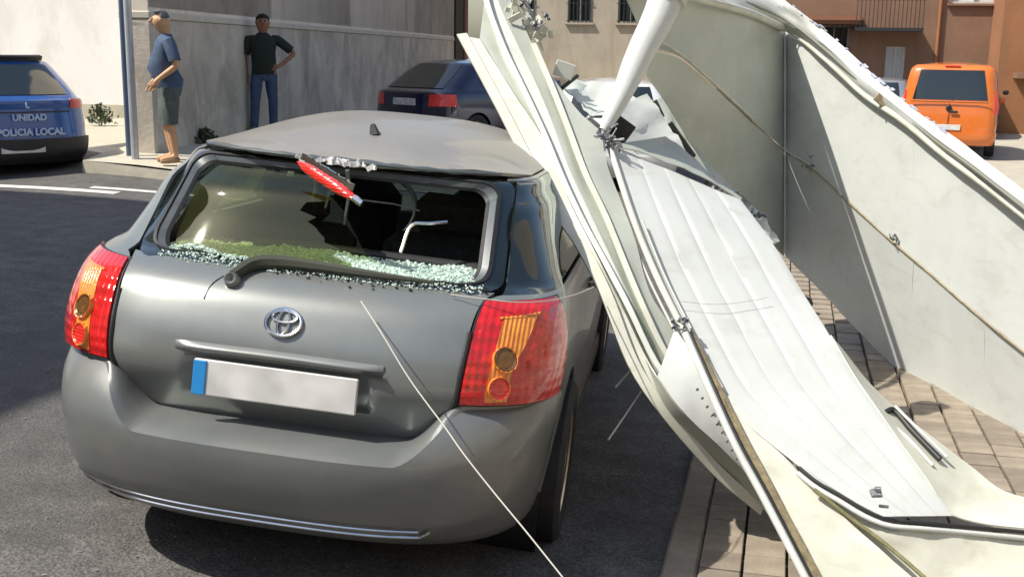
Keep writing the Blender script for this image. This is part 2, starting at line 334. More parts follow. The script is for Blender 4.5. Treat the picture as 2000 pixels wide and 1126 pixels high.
# the long beige wall beside the pavement: local x runs along it, local -y faces the street
p0, L, ang = wall_frame((-6.42, 9.45), (-9.05, 31.2))
bw = empty('garden_wall', (p0.x, p0.y, .42), ang); tag(bw, 'long beige rendered wall with darker lower part behind the two standing men', 'wall')
H1 = 1.66
MB().box((L/2, -.15, H1/2-.4), (L, .30, H1+.8)).build('plinth', m_plinth, bw)
lg = MB(); lg.box((L/2, .07-.02, H1+.045), (L+.02, .12, .085), bev=.01); 
lg = MB(); lg.box((L/2, -.12, H1+.05), (L+.02, .40, .09), bev=.012); lg.box((L/2, -.10, H1-.06), (L, .31, .04)); lg.build('ledge', mat('ledge_plaster', (.60, .56, .47), .8, var=.08), bw)
H1 += .09
x = 0.
for wd in (4.6, 4.9, 5.6, 6.8):
    MB().box((x+wd/2-.012, -.16, H1+2.2), (wd-.03, .28, 4.4), bev=.006).build('wall_panel', m_bwall, bw); x += wd
MB().box((x/2, -.22, H1+2.2), (x-.05, .16, 4.3)).build('panel_backing', m_plinth, bw)
for k, xx in enumerate((4.6, 9.5)): MB().tube([(xx-.1, .07, -.1), (xx-.1, .07, H1+2.3)], .022, 8).build('downpipe', m_plinth, bw)
MB().box((6.25, .04, H1+.30), (.16, .12, .15), bev=.02).build('junction_box', m_iron, bw)
MB().tube([(0, .028, H1+.16), (5, .028, H1+.15), (12, .028, H1+.17)], .012, 6).build('wall_cable', m_iron, bw)
MB().box((12.2, .01, 1.18), (4.2, .04, .05)).build('rail', m_plinth, bw)
for xx in (12.6, 13.3): MB().box((xx, .035, 1.55), (.09, .07, .5)).build('bracket', m_bwall, bw)
MB().box((11.9, .03, .62), (2.5, .08, .95), bev=.01).build('dark_hatch', m_void, bw)
MB().box((x+.8, -.2, 2.3), (1.5, .3, 5.5)).build('doorway', m_void, bw)
MB().box((x+1.9, -.2, 2.3), (.7, .36, 5.5)).build('red_pillar', m_redp, bw)
# white wall of the house behind the police car
ww = empty('white_house', (-16.3, 17.6, .3), 0); tag(ww, 'sunlit white rendered house front behind the blue police car', 'building')
MB().box((0, 3, 4.0), (16.4, 6, 8.4)).build('wall', m_wwall, ww)
MB().box((0, -.03, .12), (16.5, .08, .35)).build('base_strip', m_conc, ww)
MB().box((3.2, -.02, 3.1), (4.0, .05, .04)).build('wall_crack_strip', m_plinth, ww)
MB().box((1.6, -.06, 2.75), (.05, .12, 5.2)).build('rain_pipe', m_wwall, ww)
MB().box((4.9, -.03, 4.3), (.9, .08, 1.1)).build('patch', mat('worn_patch', (.40, .37, .36), .9, var=.3, scale=3), ww)
# two metal poles at the near end of the beige wall
for (u0, v0, u1, v1, d, r, nm) in ((264, 300, 247, -60, 13.55, .045, 'tall pale metal pole at the near end of the beige wall'), (252, 298, 234, -60, 13.75, .032, 'thinner dark blue metal pole left of the pale pole at the wall end')):
    a = at(u0, v0, d); a[2] = gz(a[0], a[1])-.05; p = empty('pole', tuple(a)); tag(p, nm, 'pole')
    MB().tube([(0, 0, 0), (0, 0, 4.5)], r, 14).build('shaft', m_pole if r > .04 else mat('blue_grey_pole', (.12, .17, .25), .4, .3), p, True); MB().lathe([(0, r+.0), (0, r*2), (.03, r*2), (.05, r*1.05)], (0, 0, .08), (0, 0, 1), 14).build('base_collar', m_pole, p, True)

# far facade closing the street
def windowed(name, label, x0, x1, y, z0, h, m, wins, depth=6, bars=True, rz=0., wallz=None):
    b = empty(name, ((x0+x1)/2, y, z0), rz); tag(b, label, 'building'); W = x1-x0
    xs = sorted(set([-W/2, W/2]+[q for wn in wins for q in (wn[0]-wn[2]/2, wn[0]+wn[2]/2)])); wl = MB()
    for i in range(len(xs)-1):
        a, c = xs[i], xs[i+1]; mid = (a+c)/2
        gaps = sorted([(wn[1]-wn[3]/2, wn[1]+wn[3]/2) for wn in wins if wn[0]-wn[2]/2 < mid < wn[0]+wn[2]/2]); z = -1.5
        for g0, g1 in gaps+[(h, h)]:
            if g0 > z: wl.box((mid, .15, (z+g0)/2), (c-a+.001, .3, g0-z))
            z = g1
    wl.box((0, depth/2+.3, h/2-.5), (W, depth, h+1)); wl.build('wall', m, b)
    for wn in wins:
        x_, z_, w_, h_, kind = wn
        pane_m = {'dark': m_wind, 'white': m_curt, 'wood': mat('wood_shutter', (.12, .06, .03), .6)}[kind]
        f = MB(); t = .06
        for sx in (-1, 1): f.box((x_+sx*(w_/2-t/2), .1, z_), (t, .1, h_))
        for sz in (-1, 1): f.box((x_, .1, z_+sz*(h_/2-t/2)), (w_-2*t, .1, t))
        f.box((x_, .1, z_), (t*.7, .09, h_-2*t)); fo_ = f.build('window', m_frame if kind != 'white' else m_curt, b)
        MB().box((x_, .16, z_), (w_-.02, .03, h_-.02)).build('pane', pane_m, fo_)
        MB().box((x_, -.03, z_-h_/2-.03), (w_+.16, .16, .06)).build('sill', m, fo_)
        if bars and kind == 'dark':
            g = MB()
            for k in range(6): g.box((x_-w_/2+(k+.5)*w_/6, -.05, z_), (.022, .022, h_+.1))
            for sz in (-.45, 0, .45): g.box((x_, -.05, z_+sz*h_), (w_+.1, .02, .022))
            g.build('bars', m_iron, fo_)
    return b
windowed('sand_house', 'sand coloured house front with barred windows closing the far end of the street', -9.0, -.6, 36.5, -.1, 9, m_cwall,
         [(-3.0, 3.55, .85, 1.3, 'dark'), (-1.0, 3.55, .85, 1.3, 'dark'), (.75, 3.55, .85, 1.3, 'dark'), (2.6, 3.55, .85, 1.3, 'dark')])
windowed('brown_house', 'long brown rendered house with white doors and shutters above the fallen panels', -.5, 6.9, 33.0, -.2, 9, m_brown,
         [(3.25, 4.05, 1.3, 1.0, 'white'), (1.2, 1.5, .55, 1.6, 'white'), (2.15, 1.2, .5, 1.1, 'white'), (2.95, 1.2, .5, 1.1, 'white'), (-.6, 2.25, .9, 1.3, 'dark'), (3.3, .8, .3, 1.2, 'dark')])
b3 = windowed('orange_brown_house', 'orange brown rendered house with one white window behind the orange van', 7.0, 15.0, 31.2, -.2, 9, m_orangew,
         [(-2.55, 3.35, .85, .95, 'white'), (2.0, 3.35, .85, .95, 'white')])
bh = bpy.data.objects['brown_house']
MB().box((-.6, -.35, 3.05), (1.5, .7, .12), Matrix.Rotation(R(12), 3, 'X')).build('awning', mat('brown_awning', (.12, .045, .02), .8), bh)
bal = MB(); bal.box((.9, -.4, 2.78), (1.9, .8, .10)); [bal.box((.9-.92+.115*k, -.78, 3.2), (.02, .02, .8)) for k in range(17)]; bal.box((.9, -.78, 3.62), (1.9, .04, .04)); bal.build('balcony', m_iron, bh)
MB().tube([(2.35, -.06, -.5), (2.35, -.06, 8)], .05, 8).build('drainpipe', m_orangew, bh)
MB().box((-2.2, -.06, 1.85), (2.2, .16, .30), bev=.01).build('sign_band', mat('ochre_band', (.34, .20, .07), .8, var=.1), b3)
MB().box((-2.1, -.3, 1.55), (3.0, .6, .14)).build('canopy', m_brown, b3)
# the house on the left (outside the frame) whose shadow lies on the road
windowed('left_house', 'tall rendered house on the left side of the street, shading the road', -19.5, -9.6, -8.0, 0, 12.6, m_cwall, [(-2, 2, 1.2, 1.4, 'dark'), (2, 2, 1.2, 1.4, 'dark')], depth=10.7)

windowed('unseen_right_house', 'unseen long sand coloured house added on the right side of the street', -13, 13, 0, 0, 9, m_cwall, [(-8, 2, 1.2, 1.4, 'dark'), (-3, 2, 1.2, 1.4, 'dark'), (2, 2, 1.2, 1.4, 'dark'), (7, 2, 1.2, 1.4, 'dark')], depth=5, rz=R(-90)).location = (10.5, -3, 0)  # unseen house, added so the car paint reflects less bright sky
windowed('unseen_near_house', 'unseen brown house added across the street end behind the viewer', -13, 13, 0, 0, 8, m_brown, [(-8, 2, 1.2, 1.4, 'dark'), (-3, 2, 1.2, 1.4, 'dark'), (2, 2, 1.2, 1.4, 'dark'), (7, 2, 1.2, 1.4, 'dark')], depth=5, rz=R(180)).location = (0, -17, 0)  # added out of view to darken what the car's rear reflects
# small shrubs growing at the wall foot
def shrub(loc, s, label, n=420):
    r = empty('shrub', loc); tag(r, label, 'shrub'); V = []; F = []
    for k in range(n):
        th = random.uniform(0, 6.28); ph = random.random(); rr = s*(.35+.65*random.random())*(1+.3*math.sin(3*th))
        c = Vector((rr*math.cos(th)*math.sin(ph*1.6), rr*.7*math.sin(th)*math.sin(ph*1.6), s*1.2*math.cos(ph*1.5)*random.random()**.5+.03)); l = s*random.uniform(.10, .2)
        a = Vector(np.random.default_rng(k).normal(size=3)).normalized(); b = a.orthogonal().normalized(); i = len(V)
        V += [tuple(c-a*l), tuple(c+b*l*.4), tuple(c+a*l), tuple(c-b*l*.4)]; F.append((i, i+1, i+2, i+3))
    mesh_obj('foliage', V, F, m_leaf, r, False)
    st = MB(); [st.tube([(0, 0, -.05), (s*.4*math.cos(q), s*.3*math.sin(q), s*.7)], .012, 5) for q in (0, 1.5, 3, 4.5)]; st.build('stem', m_plinth, r)
a = at(402, 262, 15.3); shrub((a[0]-.02, a[1], float(gz(a[0], a[1]))), .26, 'dark low shrub growing at the foot of the beige wall between the two men', 620)
a = at(195, 226, 20.5); shrub((a[0], a[1], .35), .30, 'dry shrub at the foot of the white house', 260)

# ------------------------------------------------------------------ car shells
class Shell:
    """car skin: S(s, v) where s = metres round the outline from the rear centre, v picks a height row (z, rear y, half width, front y)"""
    def __init__(q, rows, Lr=.55, nr=3.4, Lf=.8, nf=2.6):
        q.K = np.array(rows, float); q.Lr, q.nr, q.Lf, q.nf = Lr, nr, Lf, nf; q.cache = {}
    def row(q, v):
        K = q.K; v = min(max(v, K[0, 0]), K[-1, 0]); i = min(max(np.searchsorted(K[:, 0], v)-1, 0), len(K)-2)
        h = K[i+1, 0]-K[i, 0]; t = (v-K[i, 0])/h
        def tan(k):
            if k == 0: return (K[1]-K[0])/(K[1, 0]-K[0, 0])
            if k == len(K)-1: return (K[k]-K[k-1])/(K[k, 0]-K[k-1, 0])
            return (K[k+1]-K[k-1])/(K[k+1, 0]-K[k-1, 0])
        a, b = tan(i), tan(i+1)
        return ((2*t**3-3*t**2+1)*K[i]+(t**3-2*t**2+t)*h*a+(-2*t**3+3*t**2)*K[i+1]+(t**3-t**2)*h*b)[1:]
    def outline(q, v):
        key = round(v, 4)
        if key in q.cache: return q.cache[key]
        z, yr, w_, yf = q.row(v); th = np.linspace(0, np.pi/2, 90)
        xr = w_*np.sin(th)**(2/q.nr); yy = yr+q.Lr*(1-np.cos(th)**(2/q.nr))
        xf = w_*np.cos(th)**(2/q.nf); y2 = yf-q.Lf*(1-np.sin(th)**(2/q.nf))
        P = np.array([*zip(xr, yy), *zip(xf, y2)]); s = np.r_[0, np.cumsum(np.linalg.norm(np.diff(P, axis=0), axis=1))]
        q.cache[key] = (P, s, z); return q.cache[key]
    def S(q, s, v, side=1):
        P, a, z = q.outline(v); ss = abs(s); sg = side*(1 if s >= 0 else -1)
        return np.array([sg*np.interp(ss, a, P[:, 0]), np.interp(ss, a, P[:, 1]), z])
    def s_y(q, y, v):
        P, a, z = q.outline(v); return float(np.interp(y, P[:, 1], a))
    def L(q, v): return q.outline(v)[1][-1]
    def grid(q, A, B, na, nb, off=0., side=1, smoothc=True):
        f = cat if smoothc else (lambda p, n: cat([p[0], p[-1]], n) if len(p) == 2 else np.array([[np.interp(t, np.linspace(0, 1, len(p)), [k[c] for k in p]) for c in (0, 1)] for t in np.linspace(0, 1, n)]))
        A = f([(*p,) for p in A], na) if smoothc else f(A, na); B = f([(*p,) for p in B], na) if smoothc else f(B, na)
        G = np.array([[q.S(*(A[i]*(1-t)+B[i]*t)[:2], side) for t in np.linspace(0, 1, nb)] for i in range(na)])
        N = grid_normals(G); c = np.array([0, 2., .7])
        sg = np.sign(((G-c)*N).sum(2).mean()); N = N*sg
        return G+N*off, N
def patch(sh, name, A, B, m, parent, na=14, nb=14, off=0., side=1, th=.010, sc=True):
    G, N = sh.grid(A, B, na, nb, off, side, sc); V, F = slab(G, th, N); return mesh_obj(name, V, F, m, parent)
def column_patch(sh, name, ys, vb, vt, m, parent, side, nb=14, off=0., th=.01):
    """side skin made of upright columns; ys = y values, vb(y), vt(y) = limits"""
    G = np.array([[sh.S(sh.s_y(y, vb(y)*(1-t)+vt(y)*t), vb(y)*(1-t)+vt(y)*t, side) for t in np.linspace(0, 1, nb)] for y in ys])
    N = grid_normals(G); sg = np.sign((N[..., 0]*side).mean()); N = N*sg; V, F = slab(G+N*off, th, N); return mesh_obj(name, V, F, m, parent)
def arch(y, yc, r, z0, base):
    d = abs(y-yc); return max(base, z0+math.sqrt(max(r*r-d*d, 0))) if d < r else base
def wheel(parent, loc, r, wd, side, nsp=5, rimm=None):
    """side = +1 when the outer face looks to +x"""
    w_ = empty('wheel', loc); w_.parent = parent; h = wd/2
    MB().lathe([(-h*.8, r*.62), (-h, r*.72), (-h, r*.90), (-h*.82, r*.985), (-h*.3, r), (h*.3, r), (h*.82, r*.985), (h, r*.90), (h, r*.72), (h*.8, r*.62)], n=36).build('tyre', m_tyre, w_, True)
    m = MB(); m.lathe([(-h*.8, r*.63), (h*.7, r*.60), (h*.85, r*.64), (h*.9, r*.655)], n=36)
    m.lathe([(side*h*.55, 0), (side*h*.72, r*.10), (side*h*.5, r*.16), (side*h*.2, r*.17)], n=20)
    for k in range(nsp):
        t = 2*math.pi*k/nsp; a = Vector((side*h*.45, math.cos(t)*r*.12, math.sin(t)*r*.12)); b = Vector((side*h*.6, math.cos(t)*r*.62, math.sin(t)*r*.62)); m.bar(a, b, r*.13, r*.07, up=(1, 0, 0), bev=.006)
    m.build('rim', rimm or m_alloy, w_)
    MB().lathe([(0, 0), (0, r*.52), (.01, r*.53), (.01, 0)], n=24).build('brake_disc', m_dark, w_)
    return w_
def arch_ys(y0, y1, arcs, n=60):
    ys = list(np.linspace(y0, y1, n))
    for yc, r in arcs: ys += [yc+r*math.cos(t) for t in np.linspace(0, math.pi, 25)]+[yc-r-.001, yc+r+.001]
    return sorted(y for y in set(ys) if y0 <= y <= y1)

# ------------------------------------------------------------------ the damaged grey car
car = empty('hatchback_car', (.874, .006, -.006)); car.rotation_euler = (R(-2.0), R(4.4), R(5.5))
tag(car, 'grey green metallic hatchback with smashed rear window and white panels fallen against it', 'car')
CI = empty('tmp'); bpy.data.objects.remove(CI)
CO = np.array([-.95, 0, 0])            # body is modelled about its own centre line; the empty stands at the right wheels
class Sub:                              # shifts children so the car centre line is at local x = -.95
    pass
_mesh_obj = mesh_obj
def hero(name, V, F, m, parent=car, smooth=True):
    return _mesh_obj(name, np.array(V)+CO, F, m, parent, smooth)
rows = [(.30, .30, .16, .82, 4.10), (.40, .40, .15, .83, 4.12), (.50, .50, .13, .835, 4.12), (.60, .60, .078, .842, 4.10), (.70, .70, .036, .846, 4.06), (.80, .80, .050, .846, 3.98), (.88, .885, .090, .836, 3.85),
        (.93, .94, .130, .822, 3.68), (.97, .976, .185, .808, 3.45), (1.01, .995, .25, .795, 3.25), (1.05, 1.005, .30, .785, 3.10), (1.10, 1.03, .325, .772, 3.00), (1.20, 1.12, .39, .735, 2.80),
        (1.30, 1.22, .455, .697, 2.60), (1.40, 1.265, .52, .662, 2.42), (1.48, 1.308, .57, .645, 2.30), (1.52, 1.322, .595, .618, 2.24)]
sh = Shell(rows)
def HP(name, A, B, m, na=14, nb=14, off=0., side=1, th=.010, sc=True, parent=car):
    G, N = sh.grid(A, B, na, nb, off, side, sc); V, F = slab(G, th, N)
    return hero(name, V, F, m, parent)
def sh_pt(s, v, side=1, off=0.):
    p = sh.S(s, v, side); e = 1e-3; du = sh.S(s+e, v, side)-sh.S(s-e, v, side); dv = sh.S(s, v+e, side)-sh.S(s, v-e, side); n = np.cross(du, dv)*side; n /= np.linalg.norm(n)
    if n[1] > 0 and abs(n[0]) < .7: n = -n
    return p+n*off
# tailgate lower skin: rows from the bottom edge to the window base
tg_side = [(.40, .545), (.475, .575), (.525, .64), (.553, .70), (.562, .80), (.570, .90), (.585, .965), (.615, 1.01)]
A = [(-s, v) for s, v in tg_side]; B = [(s, v) for s, v in tg_side]
def tailgate():
    na, nb = 44, 61; A_ = cat([(*p, 0) for p in tg_side], na)[:, :2]; G = []
    for i in range(na):
        row = []
        for t in np.linspace(-1, 1, nb):
            v = A_[i, 1]; 
            if i < 10: v -= (1-abs(t)**3)*.018*(1-i/10)
            p = sh.S(t*A_[i, 0], v)
            # recess round the number plate
            rz_ = (p[2]-.685)/.062; rx = p[0]/.30; k = max(0, 1-max(abs(rx)**6, abs(rz_)**6)) if abs(rx) < 1 and abs(rz_) < 1 else 0
            p = p+np.array([0, .022*min(1, k*2.5), 0]); row.append(p)
        G.append(row)
    G = np.array(G); N = grid_normals(G); N *= -np.sign(N[..., 1].mean()); V, F = slab(G, .012, N); return hero('tailgate', V, F, m_paint)
tgo = tailgate()
MB().tube(cat([sh_pt(sg*s, v-.008, 1, .000)+CO for sg, seq in ((-1, tg_side[::-1][2:]), (1, tg_side[:-2])) for s, v in seq], 90), .009, 8).build('tailgate_gap', m_rubber, car, True)
# ring frame round the broken window: three bands
def rr_loop(sb, st, vb, vt, rad, n=96):
    pts = []
    cs = [(sb-rad, vb+rad, -90), (st-rad*.9, vt-rad*.9, 0), (-st+rad*.9, vt-rad*.9, 90), (-sb+rad, vb+rad, 180)]
    for k, (cx_, cv, a0) in enumerate(cs):
        for j in range(n//4):
            t = R(a0+90*j/(n//4-1)); r_ = rad*(1 if k in (0, 3) else .9); pts.append((cx_+r_*math.cos(t), cv+r_*math.sin(t)))
    return pts
def ring(name, o, i, m, off_o, off_i, th=.012, parent=car, n=5):
    G = []
    for k in range(n):
        t = k/(n-1); G.append([sh_pt(a[0]*(1-t)+b[0]*t, a[1]*(1-t)+b[1]*t, 1, off_o*(1-t)+off_i*t) for a, b in zip(o, i)])
    G = np.array(G); K = len(o); V = []; F = []
    N = grid_normals(np.concatenate([G[:, -1:], G, G[:, :1]], 1))[:, 1:-1]; N *= -np.sign(N[..., 1].mean())
    V = np.concatenate([G.reshape(-1, 3), (G-N*th).reshape(-1, 3)]); q = n*K
    for a in range(n-1):
        for b in range(K):
            c = (b+1) % K; f = (a*K+b, a*K+c, (a+1)*K+c, (a+1)*K+b); F.append(f); F.append(tuple(x_+q for x_ in f[::-1]))
    for b in range(K):
        c = (b+1) % K; F.append((b, c, c+q, b+q)); F.append(((n-1)*K+c, (n-1)*K+b, (n-1)*K+b+q, (n-1)*K+c+q))
    return hero(name, V, F, m, parent)
l0 = rr_loop(.635, .640, .995, 1.512, .10); l1 = rr_loop(.585, .575, 1.035, 1.485, .10); l2 = rr_loop(.572, .562, 1.045, 1.474, .095); l3 = rr_loop(.550, .538, 1.058, 1.461, .09)
r_ = ring('window_surround', l0, l1, m_gloss, .000, .006); ring('window_seal', l1, l2, m_rubber, .010, .010); rf = ring('window_flange', l2, l3, m_flange, .004, -.012)
ring('inner_seal', l3, rr_loop(.540, .528, 1.065, 1.455, .086), m_rubber, -.010, -.020)
rough = MB()
for k in range(110):
    s = random.uniform(-.1, .6); v = 1.005+random.gauss(0, .012)+.02*abs(s); p = sh_pt(s, v, 1, .004)+CO; d = random.uniform(.0015, .004)
    rough.box(p, (d*3, d*2, d), Matrix.Rotation(random.uniform(0, 3), 3, 'Z'))
q = rough.build('torn_seal_bits', m_rubber, car); q['kind'] = 'stuff'
# quarter skin, lamps
lamp_in = [(.562, .690), (.567, .76), (.574, .84), (.582, .92), (.592, .968)]
lamp_out = [(.98, .690), (1.01, .76), (1.02, .84), (.98, .92), (.90, .972)]
for side in (-1, 1):
    lamp = HP('tail_lamp', [(s+.004, v) for s, v in lamp_in], lamp_out, m_red, 18, 26, .010, side, .03)
    HP('lamp_surround', [(s-.004, v+(-.008 if k == 0 else .008 if k == 4 else 0)) for k, (s, v) in enumerate(lamp_in)], [(s+.02, v+(-.008 if k == 0 else .008 if k == 4 else 0)) for k, (s, v) in enumerate(lamp_out)], m_rubber, 14, 22, .002, side, .01)
    # amber section, round cups
    am = HP('amber_section', [(.640, .70), (.650, .80), (.658, .86), (.668, .925)], [(.712, .70), (.722, .80), (.755, .86), (.79, .930)], m_amber, 14, 10, .0125, side, .012, parent=car); 
    HP('lamp_edge_line', [(.655, .922), (.73, .926), (.80, .932)], [(.655, .927), (.73, .931), (.80, .937)], m_amber, 10, 3, .014, side, .006)
    def disc(name, sc_, vc, r0, m, off, ring_=False):
        c = sh_pt(sc_, vc, side, off); nrm = sh_pt(sc_, vc, side, off+.01)-c; nrm /= np.linalg.norm(nrm)
        b = MB(); prof = [(0, 0), (.004, r0*.5), (.002, r0*.8), (.006, r0*.98), (0, r0), (-.01, r0)] if not ring_ else [(0, r0*.86), (.005, r0*.9), (.006, r0*.97), (0, r0), (-.01, r0)]
        b.lathe(prof, c+CO, nrm, 30); return b.build(name, m, car, True)
    disc('indicator_cup', .690, .822, .036, m_amber_d, .016); disc('indicator_ring', .690, .822, .041, m_amber, .016, True); disc('reverse_cup', .682, .742, .033, m_redb, .016); disc('reverse_ring', .682, .742, .037, m_amber, .016, True)
    # pillar from hatch edge to the side window and quarter panel
    HP('rear_pillar', [(.645, 1.00), (.648, 1.10), (.648, 1.25), (.648, 1.40), (.648, 1.515)], [(1.02, 1.00), (1.00, 1.10), (.97, 1.25), (.93, 1.40), (.90, 1.515)], m_gloss if side == 1 else m_paint, 18, 20, 0, side)
    HP('shoulder', [(.60, .975), (.62, .99), (.645, 1.0)], [(1.04, .976), (1.035, .99), (1.02, 1.0)], m_paint, 6, 18, 0, side)
    qa = 0.0
    ys = arch_ys(.47, 3.95, [(.83, .36), (3.42, .36)], 90)
    for nm, ya, yb_ in (('quarter_panel', .30, 1.28), ('rear_door', 1.285, 2.18), ('front_door', 2.185, 3.02), ('front_wing', 3.025, 3.98)):
        yl = [y for y in ys if ya < y < yb_]; yl = [ya]+yl+[yb_] if ya > .5 else [y for y in arch_ys(.30, yb_, [(.83, .36)], 60)]
        def vb(y): return max(arch(y, .83, .355, .30, .30), arch(y, 3.42, .355, .30, .30))
        def vt(y): return .975 if y > .40 else .688+(.975-.688)*max(0, (y-.30)/.10)*0+.0
        G = []
        for y in yl:
            b0 = vb(y); t1 = 1.0 if y > .47 else .688
            G.append([sh.S(sh.s_y(y, b0*(1-t)+t1*t), b0*(1-t)+t1*t, side) for t in np.linspace(0, 1, 16)])
        G = np.array(G); 
        if nm == 'quarter_panel':
            k0 = [i for i, y in enumerate(yl) if y > .47][0]; G = G[k0:]
        N = grid_normals(G); N *= np.sign((N[..., 0]*side).mean()); V, F = slab(G, .01, N); o = hero(nm, V, F, m_paint)
        if 'door' in nm:
            yc = (ya+.16); hh = MB(); c = sh.S(sh.s_y(yc, .86), .86, side)+CO; hh.tube([c+[side*.0, 0, 0], c+[side*.03, .02, 0], c+[side*.03, .16, 0], c+[0, .18, 0]], .011, 8); hh.build('handle', m_paint, o, True)
    MB().box((CO[0]+side*.80, 2.12, .26), (.08, 2.2, .12), bev=.02).build('sill', m_dark, car)
    # glazing bars and side glass
    def gv(ya, yb_, nm, m, off=0.): 
        G = np.array([[sh.S(sh.s_y(ya(v)*(1-t)+yb_(v)*t, v), v, side) for t in np.linspace(0, 1, 12)] for v in np.linspace(1.015 if 'window' not in nm else 1.04, 1.50, 12)])
        N = grid_normals(G); N *= np.sign((N[..., 0]*side).mean()); V, F = slab(G+N*off, .006, N); return hero(nm, V, F, m)
    yf = lambda v: sh.row(v)[3]-.42
    yr_ = lambda v: sh.row(v)[1]+.30+.12*(v-1)
    gv(lambda v: yr_(v)+.03, lambda v: 1.98, 'side_window', m_win); gv(lambda v: 2.06, lambda v: yf(v)-.06, 'side_window', m_win)
    gv(lambda v: 1.985, lambda v: 2.055, 'door_pillar', m_gloss); gv(lambda v: yf(v)-.055, lambda v: yf(v)+.10, 'front_pillar', m_paint)
    HP('roof_rail', [(.60, 1.502), (1.3, 1.502), (2.2, 1.502)], [(.60, 1.52), (1.3, 1.52), (2.2, 1.52)], m_paint, 26, 4, .003, side)
# windscreen and bonnet
def ws():
    G = np.array([[sh.S((sh.L(v)-(.62+.1*(1.5-v))*abs(t)) if t else sh.L(v), v, 1 if t >= 0 else -1) for t in np.linspace(-1, 1, 21)] for v in np.linspace(1.06, 1.5, 10)])
    N = grid_normals(G); N *= np.sign(N[..., 1].mean()); V, F = slab(G, .006, N); hero('windscreen', V, F, m_win)
    G = np.array([[sh.S((sh.L(v)-.95*abs(t)), v, 1 if t >= 0 else -1) for t in np.linspace(-1, 1, 21)] for v in np.linspace(.32, 1.05, 26)])
    N = grid_normals(G); N *= np.sign(N[..., 1].mean()); V, F = slab(G, .008, N); hero('bonnet', V, F, m_paint)
ws()
# roof
def roof():
    na, nb = 40, 31; G = []
    for i in range(na):
        t = i/(na-1); row = []
        for a in np.linspace(-1, 1, nb):
            P, s, z = sh.outline(1.52); x_ = a*.613; ye = float(np.interp(abs(x_), P[:90, 0], P[:90, 1])); yfr = float(np.interp(abs(x_), P[90:, 0][::-1], P[90:, 1][::-1]))
            y = ye+(yfr-ye)*t; u = (y-.6)/1.65; zz = 1.330+.010*(1-a*a)+(.140*(1-(1-min(1, u/.62))**2) if u < .62 else .140-.06*((u-.62)/.38)**2)*(1-abs(a)**3.4)
            zz += .008*math.exp(-((y-.66)/.035)**2)*(1-a**6)
            if abs(x_-.02) < .16 and y < .75: zz -= .010*(1-abs(x_-.02)/.16)*(1-(y-.6)/.15)
            row.append((x_, y, zz))
        G.append(row)
    G = np.array(G); N = grid_normals(G); N *= np.sign(N[..., 2].mean()); V, F = slab(G, .012, N); hero('roof', V, F, m_roof)
    G2 = G-np.array([0, 0, .05]); V, F = slab(G2[1:-1], .01, N[1:-1]); hero('headliner', V, F, m_trim)
roof()
# bright rear roof lip with torn white sealant
lip = MB(); pts = [sh_pt(s, 1.515, 1, .014)+CO+np.array([0, 0, .006]) for s in np.linspace(-.56, .56, 40)]; lip.tube(pts, [.006+.004*math.sin(k*.9)**2+(.003 if 18 < k < 25 else 0) for k in range(40)], 8); lip.build('roof_lip', m_flange, car, True)
tear = MB()
for k in range(26):
    s = random.gauss(-.02, .07); p = sh_pt(s, 1.505+random.uniform(-.02, .012), 1, .02)+CO; d = random.uniform(.008, .03)
    tear.box(p, (d*1.4, .006, d*.8), Matrix.Rotation(random.uniform(-.6, .6), 3, 'Y') @ Matrix.Rotation(random.uniform(-.8, .8), 3, 'Z'))
tear.build('torn_trim', mat('white_torn_plastic', (.72, .72, .72), .4, var=.2, scale=40), car)
MB().tube([np.array((.02, .94, 1.405))+CO, np.array((.0, .97, 1.445))+CO, np.array((-.01, 1.0, 1.425))+CO], [.024, .012, .006], 8).build('antenna_base', m_dark, car, True)
# hanging high mounted brake light
a = sh_pt(-.13, 1.44, 1, .05)+CO; b_ = sh_pt(.12, 1.27, 1, .08)+CO
hb = MB(); ppts = [a+(b_-a)*t for t in np.linspace(0, 1, 9)]
hb.tube([p+np.array([0, 0, .0]) for p in ppts], [.004, .016, .020, .021, .021, .021, .020, .015, .006], 10); bl = hb.build('high_brake_light', m_redb, car, True)
bk = MB()
for t in np.linspace(.05, .85, 11):
    p = a+(b_-a)*t+np.array([.012, .0, .024]); bk.box(p, (.02, .012, .022), Matrix.Rotation(random.uniform(-.7, .7), 3, 'Y'))
bk.tube([a+(b_-a)*.95, b_+np.array([.02, 0, -.012])], .012, 6); bk.build('light_bracket', m_chrome, bl)
for dx, l_ in ((-.04, .14), (.03, .19), (-.09, .12)):
    p = sh_pt(dx, 1.47, 1, .01)+CO; MB().tube([p, p+np.array([.006, .03, -.07]), p+np.array([-.004, .02, -l_])], [.008, .007, .004], 6).build('torn_strip', m_flange, car, True)
MB().tube([b_, b_+np.array([.12, .02, -.004]), b_+np.array([.2, .05, -.02])], .003, 6).build('wire', m_dark, car, True)
